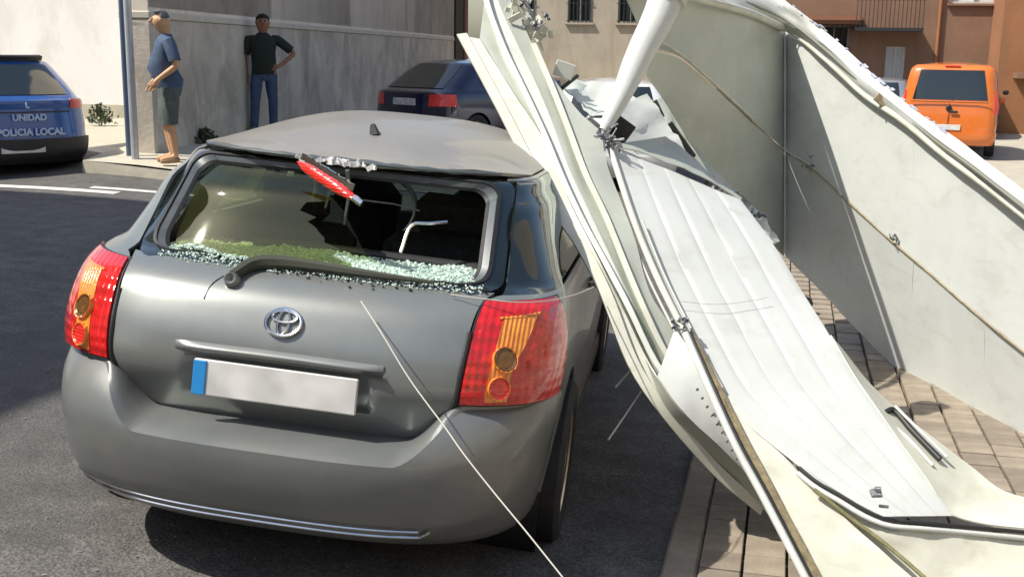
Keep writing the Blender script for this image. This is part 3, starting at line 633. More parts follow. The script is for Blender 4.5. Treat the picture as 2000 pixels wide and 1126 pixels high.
# glass left in the frame
def remnant():
    lo = []; n = 26; G = []
    for i in range(n):
        t = i/(n-1); v = 1.083+t*.358; left = -(.51-.04*t)+.03*(2*t-1)**6; edge = .06+.05*math.sin(t*9+1)+random.choice((-.03, 0, .02, .03))-.16*t
        G.append([sh_pt(left+(edge-left)*k/15, v, 1, -.014) for k in range(16)])
    G = np.array(G); N = grid_normals(G); V, F = slab(G, .003, N); hero('glass_remnant', V, F, m_rem)
remnant()
cr = MB()
def crumb(p, d): cr.box(p, (d*random.uniform(.7, 1.4), d*random.uniform(.7, 1.4), d*random.uniform(.5, 1)), Matrix.Rotation(random.uniform(0, 3), 3, 'Z') @ Matrix.Rotation(random.uniform(-.6, .6), 3, 'X'))
Gb = np.array([[sh.S(s_, 1.062)+np.array([0, .025+.32*t, -.012+.008*t])+np.array([0, 0, rng.normal(0, .0035)+.012*max(0, math.sin(s_*13+t*3)+.5*math.sin(s_*29+1))]) for s_ in np.linspace(-.52, .55, 130)] for t in np.linspace(0, 1, 22)])
V, F = slab(Gb, .004); hero('glass_bed', V, F, m_crumb)
for k in range(5200):
    s = random.uniform(-.50, .54); h = random.random()
    edge = (.5+.5*math.sin(s*7+1.2))*.35+.65
    p = sh.S(s, 1.06)+np.array([0, .0+h*.34*edge, -.006+random.random()*.012+.012*max(0, math.sin(s*13+h*3)+.5*math.sin(s*29+1))]); crumb(p+CO, random.uniform(.004, .009))
for k in range(700):
    s = random.uniform(-.52, .57); p = sh_pt(s, random.uniform(1.0, 1.06), 1, .004); crumb(p+CO, random.uniform(.003, .006))
q = cr.build('broken_glass', m_crumb, car); q['kind'] = 'stuff'
# parcel ledge and cabin
cx = -.95
MB().box((cx, .50, .955), (1.16, .34, .03), bev=.008).build('parcel_ledge', m_dark, car)
MB().tube([(cx-.30, .60, 1.02), (cx-.1, .62, 1.025), (cx+.5, .62, 1.02)], .016, 8).build('shelf_edge', m_dark, car, True)
MB().box((cx, 2.0, .30), (1.5, 3.1, .06)).build('cabin_floor', m_dark, car)
for sx in (-1, 1): MB().box((cx+sx*.70, 1.0, .62), (.05, 1.5, .62)).build('side_trim', m_dark, car)
MB().box((cx, 3.0, .74), (1.4, .4, .5), bev=.08).build('dashboard', m_dark, car)
for sx in (-.36, .36):
    st = MB(); st.box((cx+sx, 1.0, .78), (.60, .16, .56), Matrix.Rotation(R(-14), 3, 'X'), .05); st.box((cx+sx, 1.3, .52), (.60, .52, .16), None, .05); s1 = st.build('rear_seat', m_seat, car)
    hr = MB(); hr.box((cx+sx*.85, 1.06, 1.13), (.27, .09, .17), None, .04); hr.tube([(cx+sx*.85-.06, 1.05, 1.0), (cx+sx*.85-.06, 1.06, 1.10)], .006, 6); hr.tube([(cx+sx*.85+.06, 1.05, 1.0), (cx+sx*.85+.06, 1.06, 1.10)], .006, 6); hr.build('headrest', m_seat, s1)
    st = MB(); st.box((cx+sx, 1.95, .82), (.50, .16, .66), Matrix.Rotation(R(-12), 3, 'X'), .06); st.box((cx+sx, 2.25, .50), (.50, .50, .16), None, .05); s2 = st.build('front_seat', m_seat, car)
    hr = MB(); hr.box((cx+sx, 2.04, 1.26), (.27, .10, .19), None, .045); hr.tube([(cx+sx-.06, 2.02, 1.1), (cx+sx-.06, 2.03, 1.2)], .006, 6); hr.tube([(cx+sx+.06, 2.02, 1.1), (cx+sx+.06, 2.03, 1.2)], .006, 6); hr.build('headrest', m_seat, s2)
sw = MB(); sw.lathe([(.014*math.cos(t), .18+.014*math.sin(t)) for t in np.linspace(0, 2*math.pi, 9)], (cx-.36, 2.66, .93), (0, -.9, .42), 26); sw.build('steering_wheel', m_dark, car, True)
for sx in (-1, 1):
    MB().tube([(cx+sx*.66, .82, .98), (cx+sx*.60, .90, 1.12), (cx+sx*.54, 1.0, 1.25)], [.05, .045, .04], 8).build('pillar_trim', m_trim, car, True)
    MB().tube([(cx+sx*.70, 2.0, .9), (cx+sx*.62, 2.0, 1.15), (cx+sx*.55, 2.0, 1.34)], [.05, .04, .035], 8).build('pillar_trim', m_trim, car, True)
    MB().tube([(cx+sx*.54, 1.0, 1.27), (cx+sx*.55, 1.5, 1.34), (cx+sx*.55, 2.1, 1.35)], .03, 8).build('roof_trim', m_trim, car, True)
    MB().box((cx+sx*.715, 1.5, .90), (.05, 1.3, .07), None, .015).build('door_cap', m_trim, car)
# curved belt strip and torn lining on the right
p = [sh_pt(s, v, 1, -.10)+CO for s, v in ((.26, 1.20), (.28, 1.30), (.335, 1.36), (.40, 1.38))]; MB().tube(cat(p, 12), .006, 6).build('seat_belt', m_chrome, car, True)
# bumper
brow = [(.19, .19, .10, .77, 4.0), (.24, .235, .02, .785, 4.05), (.30, .30, -.045, .800, 4.1), (.38, .38, -.080, .812, 4.12), (.46, .46, -.098, .820, 4.12), (.515, .515, -.098, .826, 4.12), (.56, .55, -.088, .832, 4.1), (.62, .60, -.060, .842, 4.1), (.66, .645, -.020, .846, 4.1), (.70, .685, .030, .846, 4.08)]
sb = Shell(brow, .62, 2.9)
def btop(s): s = abs(s); return .512+.172*float(sm((s-.40)/.20))
def bumper():
    n = 121; ss = np.linspace(-1.12, 1.12, n); nb = 22; G = []
    for s in ss:
        vt = btop(s); vb_ = .195+.05*float(sm((abs(s)-.6)/.5)); col_ = []
        for t in np.linspace(0, 1, nb):
            v = vb_*(1-t)+vt*t; p = sb.S(s, v); d = 0
            if abs(s) < .93:       # lower groove of the bumper
                zl = .292-.0*abs(s); d = .010*math.exp(-((v-zl)/.010)**2)-.006*math.exp(-((v-zl+.022)/.009)**2)
            p = p+np.array([0, d, 0]); col_.append(p)
        G.append(col_)
    G = np.array(G); N = grid_normals(G); m_ = G.mean((0, 1)); N *= -np.sign(N[n//2, :, 1].mean()); V, F = slab(G, .01, N); bo = hero('bumper', V, F, m_bumper)
    # top ledge running back to the tailgate
    G2 = []
    for s in ss[6:-6]:
        vt = btop(s); p = sb.S(s, vt); q_ = sh.S(s, vt+.038*(1-float(sm((abs(s)-.5)/.1))*.8))+np.array([0, .012, -.006]); G2.append([p+(q_-p)*t+np.array([0, 0, .010*math.sin(math.pi*t)]) for t in np.linspace(0, 1, 7)])
    G2 = np.array(G2); N2 = grid_normals(G2); N2 *= np.sign(N2[..., 2].mean()); V, F = slab(G2, .006, N2); hero('bumper_ledge', V, F, m_bumper)
    # chrome tubes drawn as the bright highlight along the bumper groove
    for dz_, r0 in ((.0, .0035), (-.024, .0045)):
        P_ = [sb.S(s, .292+dz_)+CO+np.array([0, -.004-(.002 if dz_ else 0), 0]) for s in np.linspace(-.74, .49, 50)]
        if dz_ < 0: P_.append(sb.S(.525, .292)+CO+np.array([0, -.006, 0]))
        MB().tube(P_, r0, 6).build('groove_highlight', m_chrome, bo, True)
    return bo
bumper()
MB().box((cx, .62, .22), (1.2, .8, .10), bev=.04).build('underbody', m_dark, car)
for side in (-1, 1):
    wheel(car, (cx+side*.775, .83, .305), .305, .19, side); wheel(car, (cx+side*.775, 3.42, .305), .305, .19, side)
    MB().lathe([(-.14, .355), (.12, .36), (.12, .352), (-.14, .345)], (cx+side*.68, .83, .30), (1, 0, 0), 30).build('wheel_arch', m_dark, car, True)
# garnish bar, plate, emblem, wiper
G = np.array([[(x_, sh.S(x_, .78)[1]-.004-.020*math.sin(math.pi*t)*(1-abs(x_/.335)**8), .755+.034*t-.004*(x_/.3)**2) for x_ in np.linspace(-.33, .33, 40)] for t in np.linspace(0, 1, 9)])
N = grid_normals(G); N *= -np.sign(N[..., 1].mean()); V, F = slab(G, .015, N); hero('plate_garnish', V, F, m_paint)
MB().box((cx+.30, sh.S(.3, .765)[1]-.012, .756), (.06, .012, .012)).build('release_button', m_dark, car)
pl = MB().box((cx, .028, .682), (.52, .012, .112), Matrix.Rotation(R(-6), 3, 'X'), .004).build('number_plate', m_plate, car)
MB().box((cx-.238, .0205, .6815), (.042, .006, .106), Matrix.Rotation(R(-6), 3, 'X'), .002).build('blue_band', m_eu, pl)
em = MB()
def ell(c, rx, rz_, r0, n=30):
    pts = [(cx+c[0]+rx*math.cos(t), .0, c[1]+rz_*math.sin(t)) for t in np.linspace(0, 2*math.pi, n)]
    pts = [(p[0], float(sh.S(p[0]-cx, min(p[2], .93))[1])-.010, p[2]) for p in pts]; em.tube(pts, r0, 8, False)
zc = .872
ell((0, zc), .056, .038, .0055); ell((0, zc), .018, .035, .0045); ell((0, zc+.016), .040, .016, .0045)
em.build('emblem', m_chrome, car, True)
m_wiper = mat('olive_black_wiper', (.045, .05, .035), .8)
wp = [(-.20, .955), (-.165, 1.0), (-.10, 1.022), (.02, 1.028), (.20, 1.018), (.42, 1.01)]
wpp = cat([sh_pt(s, v, 1, .022)+CO for s, v in wp], 26); wi = MB().tube(wpp, list(np.r_[np.linspace(.016, .026, 6), np.linspace(.026, .006, 20)]), 8).build('rear_wiper', m_wiper, car, True)
MB().lathe([(0, 0), (.02, .018), (.012, .024), (-.01, .026)], sh_pt(-.20, .95, 1, .010)+CO, (0, -1, .5), 18).build('wiper_hub', m_paint, wi, True)
# outline seam round the wiper cover
MB().tube(cat([sh_pt(s, v, 1, .0015)+CO for s, v in ((-.27, .90), (-.26, .94), (-.22, .975), (-.14, 1.0))], 12), .0016, 5).build('seam', m_dark, car, True)

# ------------------------------------------------------------------ cars in the background
def bg_car(name, label, cat_, loc, rz, rows, paint, wheels=(.8, 3.4), r=.31, zl=(.7, .98), lamp_s=(.55, .95), lampm=None, rearwin=(.55, 1.1, 1.42), Lr=.5, nr=3.6, beltv=1.08, topv=1.5, plate=True, bumpm=None, vbot=.25, roofh=.06, group=None, sidewins=None, halfw=None, winm=None, dark_from=None, platez=.78):
    c = empty(name, loc, rz); tag(c, label, cat_, group); s_ = Shell(rows, Lr, nr, .7, 2.6); K = np.array(rows); v0, v1 = K[0, 0], K[-1, 0]; halfw = halfw or K[:, 3].max()
    wl = winm or m_wind
    for side in (-1, 1): pass
    # body skin with wheel arches: columns run the whole way round
    Lm = s_.L(.7); ycs = arch_ys(K[:, 2].min()+.45, K[:, 4].max()-.62, [(wheels[0], r*1.15), (wheels[1], r*1.15)], 50)
    V = []; F = []; G = []
    fr = [(s, None) for s in np.linspace(0, s_.s_y(ycs[0], .7), 16)[:-1]]+[(None, y) for y in ycs]
    ends = s_.s_y(ycs[-1], .7); fr += [(s, None) for s in np.linspace(ends, Lm, 12)[1:]]
    nb = 44
    for side in (-1, 1):
        G = []
        for (s, y) in fr:
            vb = v0 if y is None else max(arch(y, wheels[0], r*1.12, r, v0), arch(y, wheels[1], r*1.12, r, v0)); colm = []
            for t in np.linspace(0, 1, nb):
                v = vb*(1-t)+v1*t
                if y is not None:
                    f = (y-ycs[0])/(ycs[-1]-ycs[0]); Lv = s_.L(v); sy0 = s_.s_y(ycs[0], .7)
                    yr0, yf0 = s_.row(v)[1]+.45, s_.row(v)[3]-.62; 
                    if v < 1.0: yy = y
                    else: yy = yr0+(yf0-yr0)*f if f > 0 else y
                    yy = min(max(y, s_.row(v)[1]+.45), s_.row(v)[3]-.62); ss = s_.s_y(yy, v)
                else:
                    if s <= s_.s_y(ycs[0], .7): ss = s*s_.s_y(s_.row(v)[1]+.45 if s_.row(v)[1]+.45 > ycs[0] else ycs[0], v)/s_.s_y(ycs[0], .7)
                    else:
                        f = (s-ends)/(Lm-ends); yy = min(ycs[-1], s_.row(v)[3]-.62); e0 = s_.s_y(yy, v); ss = e0+(s_.L(v)-e0)*f
                colm.append(s_.S(ss, v, side))
            G.append(colm)
        G = np.array(G); k = len(V); V += [tuple(p) for p in G.reshape(-1, 3)]; F += [tuple(i+k for i in (f if side > 0 else f[::-1])) for f in grid_faces(G.shape[0], nb)]
        rim_ = G[:, -1]; cz = rim_.copy(); 
        G3 = []
        for p in rim_:
            row = []
            for t in np.linspace(0, 1, 7): row.append((p[0]*(1-t), p[1], p[2]+roofh*(1-(1-t)**2)*max(0, math.sin(math.pi*min(1, max(0, (p[1]-rim_[0][1])/(rim_[-1][1]-rim_[0][1])))))**.6))
            G3.append(row)
        G3 = np.array(G3); k = len(V); V += [tuple(p) for p in G3.reshape(-1, 3)]; F += [tuple(i+k for i in (f if side > 0 else f[::-1])) for f in grid_faces(*G3.shape[:2])]
    body = mesh_obj('body', V, F, paint, c)
    MB().box((0, (wheels[0]+wheels[1])/2, v0+.12), (halfw*1.7, wheels[1]-wheels[0]+1.0, .12)).build('underbody', m_dark, c)
    s0, va, vb2 = rearwin
    patch(s_, 'rear_window', [(-s0, va), (-s0*.93, (va+vb2)/2), (-s0*.84, vb2)], [(s0, va), (s0*.93, (va+vb2)/2), (s0*.84, vb2)], wl, c, 12, 20, .008, 1, .012)
    for side in (-1, 1):
        if lampm != 'none':
            patch(s_, 'tail_lamp', [(lamp_s[0], zl[0]), (lamp_s[0]+.01, zl[1])], [(lamp_s[1], zl[0]), (lamp_s[1]-.03, zl[1])], lampm or m_redb, c, 8, 12, .010, side, .02)
        for (ya, yb) in (sidewins or [(.95, 1.85), (1.95, 2.75)]):
            G = np.array([[s_.S(s_.s_y(min(max(ya+(yb-ya)*t, s_.row(v)[1]+.42), s_.row(v)[3]-.35), v), v, side) for t in np.linspace(0, 1, 12)] for v in np.linspace(beltv, topv-.03, 8)])
            N = grid_normals(G); N *= np.sign((N[..., 0]*side).mean()); V2, F2 = slab(G+N*.006, .01, N); mesh_obj('side_window', V2, F2, wl, c)
        for y in wheels: wheel(c, (side*(halfw-.10), y, r), r, .2, side)
        mm = MB(); mm.box((side*(halfw+.09), wheels[1]-.75, beltv-.02), (.16, .09, .12), None, .03); mm.build('mirror', paint, c)
    if bumpm: 
        patch(s_, 'bumper', [(-.98, v0), (-1.0, v0+.12), (-.98, v0+.27)], [(.98, v0), (1.0, v0+.12), (.98, v0+.27)], bumpm, c, 10, 40, .03, 1, .03)
    if plate:
        p = s_.S(0, platez); MB().box((p[0], p[1]-.02, p[2]), (.50, .012, .11), None, .003).build('number_plate', m_plate, c)
    return c, s_
def prof(h, zb, w, ln, tail, gl, front_hood, top_w, yr_top, yf_top, y0=.0):
    """rows for a car: h height, zb belt height, w half width, ln length, tail = rear y at belt, gl = glass base y"""
    return [(.25, .25, y0+.10, w*.95, ln-.1), (.35, .35, y0+.02, w*.985, ln), (.5, .5, y0, w, ln), (.7, zb*.72, y0+.02, w, ln-.03), (.85, zb*.87, y0+.04, w*.99, ln-.12), (.95, zb*.97, y0+tail*.5, w*.965, ln-.35),
            (1.0, zb, y0+tail, w*.94, front_hood), (1.05, zb+.03, y0+gl, w*.93, front_hood-.12), (1.25, zb+.03+(h-zb)*.42, y0+gl+(yr_top-gl)*.5, w*.85, front_hood-.12+(yf_top-front_hood)*.5), (1.45, h-.06, y0+yr_top-.02, w*.745, yf_top), (1.52, h-.03, y0+yr_top+.04, top_w, yf_top-.06)]
m_navy = mat('navy_paint', (.008, .010, .045), .22, .2, coat=1, var=.3)
m_police = mat('police_blue_paint', (.018, .10, .36), .25, .1, coat=1, var=.1)
m_orange = mat('orange_van_paint', (.68, .17, .025), .28, 0, coat=.8, var=.06)
m_wcar = mat('white_car_paint', (.72, .73, .72), .25, 0, coat=.8, var=.04)
m_sticker = mat('pale_lettering', (.50, .62, .78), .5)
# police car
pa = at(46, 300, 13.1); PX, PY = float(pa[0]), float(pa[1])
rowsP = prof(1.44, .98, .90, 4.3, .06, .10, 3.2, .60, .55, 2.6)
pc, ps = bg_car('police_car', 'blue police patrol car with white lettering on its tailgate, at the left edge', 'car', (PX, PY, float(gz(PX, PY))-.10), R(56), rowsP, m_police, r=.34, zl=(.86, .97), lamp_s=(.62, .98), lampm=m_red, rearwin=(.64, 1.06, 1.42), bumpm=m_dark, Lr=.55, nr=2.8, plate=True, platez=.42)
patch(ps, 'roof_spoiler', [(-.55, 1.47), (-.55, 1.515)], [(.55, 1.47), (.55, 1.515)], m_dark, pc, 5, 20, .07, 1, .06)
patch(ps, 'tailgate_crease', [(-.62, .815), (-.62, .83)], [(.62, .815), (.62, .83)], m_dark, pc, 3, 20, .004, 1, .01)
def text(body, size, loc, parent, m, rot=(R(90), 0, 0), name='lettering', th=.004):
    c = bpy.data.curves.new(name, 'FONT'); c.body = body; c.size = size; c.align_x = 'CENTER'; c.align_y = 'CENTER'; c.extrude = th; c.offset = .004
    o = bpy.data.objects.new(name, c); dg = bpy.context.evaluated_depsgraph_get(); col.objects.link(o); dg.update(); me = bpy.data.meshes.new_from_object(o.evaluated_get(dg)); bpy.data.objects.remove(o)
    me.materials.clear(); me.materials.append(m); o = bpy.data.objects.new(name, me); col.objects.link(o); o.parent = parent; o.location = loc; o.rotation_euler = rot; return o
text('POLICIA LOCAL', .108, (.10, ps.S(0, .62)[1]-.03, .60), pc, m_sticker)
text('UNIDAD', .10, (.10, ps.S(0, .8)[1]-.03, .765), pc, m_sticker)
text('L', .09, (.08, ps.S(0, .9)[1]-.04, .905), pc, m_sticker)
for dx in (-.05, .07): MB().lathe([(0, 0), (.008, .012), (0, .018)], (dx, .06, .28), (0, -1, 0), 12).build('reflector', m_chrome, pc, True)
# dark blue car against the wall
rowsB = prof(1.42, .96, .86, 4.1, .10, .18, 3.2, .56, .75, 2.4)
bc, bs = bg_car('parked_car', 'dark navy blue car parked by the beige wall, just above the grey roof', 'car', (-4.45, 14.0, float(gz(-4.5, 15))-.02), R(-27), rowsB, m_navy, r=.30, zl=(.74, .93), lamp_s=(.50, .98), rearwin=(.62, 1.06, 1.46), bumpm=m_dark, platez=.80)
# orange van
rowsV = [(.25, .28, .06, .86, 4.5), (.35, .38, .0, .90, 4.55), (.6, .6, -.01, .93, 4.5), (.8, .8, .0, .93, 4.4), (1.0, 1.05, .03, .925, 4.0), (1.1, 1.17, .05, .91, 3.7), (1.3, 1.48, .10, .87, 3.3), (1.45, 1.78, .17, .81, 2.95), (1.52, 1.86, .26, .72, 2.8)]
vc, vs = bg_car('orange_van', 'bright orange van with a dark rear window, parked beyond the fallen panels on the right', 'van', (4.60, 21.7, float(gz(4.7, 23))-.0), R(-9), rowsV, m_orange, r=.33, zl=(.88, 1.22), lamp_s=(.86, 1.02), lampm=m_redb, rearwin=(.72, 1.10, 1.44), Lr=.35, nr=5.5, beltv=1.12, bumpm=m_orange, platez=.62, sidewins=[(.7, 1.7), (1.8, 2.9)])
for xx in (-.0,): MB().box((xx, -.012, .82), (.008, .012, .60)).build('door_seam', m_dark, vc)
MB().box((.10, -.03, .93), (.16, .03, .05), None, .01).build('door_handle', m_dark, vc); MB().box((0, .0, 1.125), (1.5, .02, .012)).build('crease', m_dark, vc)
MB().tube([(.05, .05, 1.16), (.3, .07, 1.26), (.48, .10, 1.30)], .012, 6).build('rear_wiper', m_dark, vc); MB().box((0, .20, 1.84), (.30, .05, .03), None, .01).build('high_brake_light', m_redb, vc)
MB().lathe([(0, 0), (.01, .04), (0, .06)], (0, .0, 1.0), (0, -1, 0), 16).build('badge', m_dark, vc, True)
# white car and other parked cars down the street
rowsW = prof(1.45, .95, .86, 4.1, .08, .16, 3.2, .56, .6, 2.4)
a = at(1180, 215, 14.5)
wc, _ = bg_car('parked_car', 'white car half hidden behind the torn white panels in the middle of the street', 'car', (a[0]+.1, a[1], float(gz(a[0], a[1]))-.05), R(8), rowsW, m_wcar, rearwin=(.58, 1.06, 1.44), bumpm=m_wcar)
a = at(1150, 160, 27)
bg_car('parked_car', 'small dark blue car parked at the far end of the street beyond the white car', 'car', (a[0], a[1], float(gz(a[0], a[1]))-.3), R(80), rowsB, m_navy, bumpm=m_dark)
a = at(1735, 190, 29.0)
bg_car('parked_car', 'silver white car parked in front of the brown house, just left of the orange van', 'car', (a[0]-.3, a[1], float(gz(a[0], a[1]))), R(-10), rowsW, mat('silver_paint', (.35, .37, .4), .3, .5, coat=.6), bumpm=m_dark)
bg_car('parked_car', 'black car parked directly behind the orange van by the brown house', 'car', (a[0]+1.9, a[1]+.5, float(gz(a[0], a[1]))+.05), R(-10), rowsB, mat('black_paint', (.012, .012, .014), .3, .2, coat=.6), bumpm=m_dark)

# ------------------------------------------------------------------ people
def skin(name, pts, edges, rad, m, parent, root=0, sub=2):
    me = bpy.data.meshes.new(name); me.from_pydata(pts, edges, []); me.materials.append(m); o = bpy.data.objects.new(name, me); col.objects.link(o); o.parent = parent
    mod = o.modifiers.new('skin', 'SKIN')
    sv = me.skin_vertices[0].data
    for i, r in enumerate(rad): sv[i].radius = (r, r) if not isinstance(r, tuple) else r; sv[i].use_root = (i == root)
    mod.use_smooth_shade = True; s = o.modifiers.new('sub', 'SUBSURF'); s.levels = sub; s.render_levels = sub; return o
m_skin1 = mat('sunlit_skin', (.62, .36, .20), .55, var=.1, scale=20); m_skin2 = mat('tanned_skin', (.30, .15, .09), .55, var=.1, scale=20)
m_hair = mat('dark_hair', (.02, .017, .015), .7, var=.3, scale=60, bump=.3); m_hairg = mat('grey_hair', (.10, .10, .10), .7, var=.4, scale=60, bump=.3)
def hand(parent, wrist, d, m, side=1):
    d = Vector(d).normalized(); pts = [wrist, tuple(Vector(wrist)+d*.05), tuple(Vector(wrist)+d*.09)]; E = [(0, 1), (1, 2)]; rr = [.024, .034, .030]
    u = Vector((0, 1, 0)) if abs(d.y) < .8 else Vector((1, 0, 0)); n = d.cross(u).normalized()
    for k, (o_, l) in enumerate(((-.03, .065), (-.01, .078), (.01, .074), (.03, .058))):
        b = Vector(pts[2])+u*o_; i = len(pts); pts += [tuple(b), tuple(b+d*l*.55+n*.006), tuple(b+d*l+n*.02)]; E += [(2, i), (i, i+1), (i+1, i+2)]; rr += [.010, .0095, .008]
    i = len(pts); b = Vector(pts[1])-u*.035; pts += [tuple(b), tuple(b+d*.04-u*.012)]; E += [(1, i), (i, i+1)]; rr += [.012, .009]
    return pts, E, rr
def person(loc, rz, label, J, skinm, shirtm, trm, shoem, hairm, shorts, height=1.75, sandals=False):
    p = empty('person', loc, rz); tag(p, label, 'person')
    # J: local joints, y = facing direction is -y
    pts = [J['pelvis'], J['waist'], J['chest'], J['neck'], J['skull0'], J['skull1'], J['skull2']]; E = [(0, 1), (1, 2), (2, 3), (3, 4), (4, 5), (5, 6)]; rr = [(.14, .10), (.14, .10), (.12, .09), .052, .098, .124, .10]
    for sd in ('l', 'r'):
        i = len(pts); pts += [J['sh_'+sd], J['el_'+sd], J['wr_'+sd]]; E += [(2, i), (i, i+1), (i+1, i+2)]; rr += [.046, .043, .030]
        hp, he, hr_ = hand(p, J['wr_'+sd], Vector(J['wr_'+sd])-Vector(J['el_'+sd]) if 'hd_'+sd not in J else J['hd_'+sd], skinm); k = len(pts)-1
        pts += hp[1:]; E += [(k if a == 0 else k+a, k+b) for a, b in he]; rr += hr_[1:]
        i = len(pts); pts += [J['hip_'+sd], J['kn_'+sd], J['cf_'+sd], J['an_'+sd], J['toe_'+sd]]; E += [(0, i), (i, i+1), (i+1, i+2), (i+2, i+3), (i+3, i+4)]; rr += [.095, .062, .058, .042, .038]
    skin('body', pts, E, rr, skinm, p)
    # face
    h = Vector(J['skull1']); fw = Vector(J.get('face', (0, -1, 0))).normalized(); sdv = fw.cross(Vector((0, 0, 1))).normalized()
    f = MB(); f.tube([h+fw*.085+Vector((0, 0, .03)), h+fw*.125-Vector((0, 0, .015)), h+fw*.10-Vector((0, 0, .03))], [.010, .017, .010], 8); f.build('nose', skinm, p, True)
    for s in (-1, 1):
        MB().lathe([(0, 0), (.006, .01), (0, .014)], h+fw*.092+sdv*s*.034+Vector((0, 0, .018)), fw, 10).build('eye', m_hair, p, True)
        MB().lathe([(-.008, .012), (.0, .026), (.010, .020), (.0, .006)], h+sdv*s*.098-fw*.005, sdv*s, 12).build('ear', skinm, p, True)
    MB().tube([h+fw*.088-sdv*.024-Vector((0, 0, .055)), h+fw*.098-Vector((0, 0, .056)), h+fw*.088+sdv*.024-Vector((0, 0, .055))], .006, 6).build('mouth', mat('lips', (.30, .12, .09), .6), p, True)
    hv = []; V = []; F = []; n1, n2 = 16, 9
    for i in range(n2):
        for j in range(n1):
            t = 2*math.pi*j/n1; ph = (i/(n2-1))*1.5; dd = Vector((math.sin(ph)*math.cos(t), math.sin(ph)*math.sin(t), math.cos(ph)))
            ft = dd.dot(fw); r0 = .093+random.uniform(0, .010); z_ = dd.z
            if ft > .15 and z_ < .72: r0 = .06
            V.append(tuple(h+Vector((0, 0, .020))+dd*(r0+.008)))
    F = [(i*n1+j, i*n1+(j+1) % n1, (i+1)*n1+(j+1) % n1, (i+1)*n1+j) for i in range(n2-1) for j in range(n1)]; mesh_obj('hair', V, F, hairm, p)
    # clothes
    def loft(mb, rings, n=18, wob=.004):
        V = []; 
        for q, (c, rx, ry) in enumerate(rings):
            for k in range(n):
                t = 2*math.pi*k/n; f = 1+wob/max(rx, .03)*math.sin(5*t+q*1.7)+wob/max(rx, .03)*.7*math.sin(3*t-q*2.3); V.append((c[0]+rx*math.cos(t)*f, c[1]+ry*math.sin(t)*f, c[2]))
        F = [(a*n+b, a*n+(b+1) % n, (a+1)*n+(b+1) % n, (a+1)*n+b) for a in range(len(rings)-1) for b in range(n)]; F += [tuple(range(n))[::-1], tuple((len(rings)-1)*n+k for k in range(n))]; mb.add(V, F)
    w_, c_, n_ = Vector(J['waist']), Vector(J['chest']), Vector(J['neck']); hpv = Vector(J['pelvis']); bel = J.get('belly', 0)
    mb = MB(); loft(mb, [(hpv+Vector((0, 0, -.04)), .185, .145), (hpv+Vector((0, -.01, .05)), .182, .148+bel*.6), (w_, .176+bel*.5, .138+bel), (w_.lerp(c_, .5), .182, .135+bel*.7), (c_, .198, .132), (c_+Vector((0, 0, .07)), .198, .118), (n_+Vector((0, 0, -.045)), .125, .088), (n_+Vector((0, 0, .0)), .068, .066)])
    for sd in ('l', 'r'):
        a = Vector(J['sh_'+sd]); b = Vector(J['el_'+sd]); inn = a.lerp(c_, .35); inn.z = a.z; mb.tube([inn, a+Vector((0, 0, -.012)), a.lerp(b, .35), a.lerp(b, .8)], [.06, .074, .072, .068], 14)
    mb.build('shirt', shirtm, p, True)
    mb = MB(); loft(mb, [(hpv+Vector((0, 0, -.14)), .165, .118), (hpv+Vector((0, 0, -.07)), .18, .138), (hpv+Vector((0, 0, .04)), .172, .132)])
    for sd in ('l', 'r'):
        hp_, kn, cf, an = [Vector(J[k+sd]) for k in ('hip_', 'kn_', 'cf_', 'an_')]
        if shorts: rg = [(hp_+Vector((0, 0, .01)), .10, .115), (hp_.lerp(kn, .4), .100, .112), (hp_.lerp(kn, .8), .092, .100), (kn.lerp(cf, .2), .090, .096)]
        else: rg = [(hp_+Vector((0, 0, .01)), .098, .112), (hp_.lerp(kn, .5), .088, .098), (kn, .072, .078), (kn.lerp(an, .5), .066, .072), (an+Vector((0, 0, .0)), .062, .072)]
        loft(mb, rg[::-1], 16)
    mb.build('shorts' if shorts else 'jeans', trm, p, True)
    for sd in ('l', 'r'):
        an, to = Vector(J['an_'+sd]), Vector(J['toe_'+sd]); d = (to-an); d.z = 0; d.normalize()
        skin('shoe', [tuple(an-d*.05+Vector((0, 0, -.035))), tuple(an+d*.07+Vector((0, 0, -.045))), tuple(to+Vector((0, 0, -.01)))], [(0, 1), (1, 2)], [(.045, .040), (.048, .036), (.044, .028)], shoem, p, 1)
    return p
J1 = dict(pelvis=(0, .03, .93), waist=(0, -.04, 1.10), chest=(0, .0, 1.33), neck=(0, .01, 1.50), skull0=(0, -.01, 1.57), skull1=(0, -.04, 1.65), skull2=(0, -.02, 1.70), belly=.035,
          sh_l=(.20, .03, 1.41), el_l=(.27, .10, 1.14), wr_l=(.20, -.10, .99), hd_l=(-.05, -.5, -.8), sh_r=(-.20, .03, 1.41), el_r=(-.26, .04, 1.14), wr_r=(-.2, -.12, .97), hd_r=(.05, -.5, -.8),
          hip_l=(.10, .03, .88), kn_l=(.12, .0, .50), cf_l=(.12, .03, .34), an_l=(.12, .06, .09), toe_l=(.13, -.13, .045), hip_r=(-.10, .03, .88), kn_r=(-.11, -.02, .50), cf_r=(-.11, .01, .34), an_r=(-.11, .04, .09), toe_r=(-.12, -.15, .045))
m_tee = mat('faded_blue_cotton', (.065, .10, .17), .9, var=.2, scale=6, bump=.3, bscale=14); m_short = mat('grey_green_shorts', (.10, .12, .11), .9, var=.25, scale=8, bump=.3, bscale=14); m_shoe = mat('brown_leather', (.30, .19, .10), .7, var=.2)
m_polo = mat('dark_green_polo', (.018, .026, .020), .9, var=.25, scale=8, bump=.3, bscale=14); m_jean = mat('blue_denim', (.05, .085, .16), .9, var=.25, scale=12, bump=.3, bscale=30)
a = at(332, 300, 13.4)
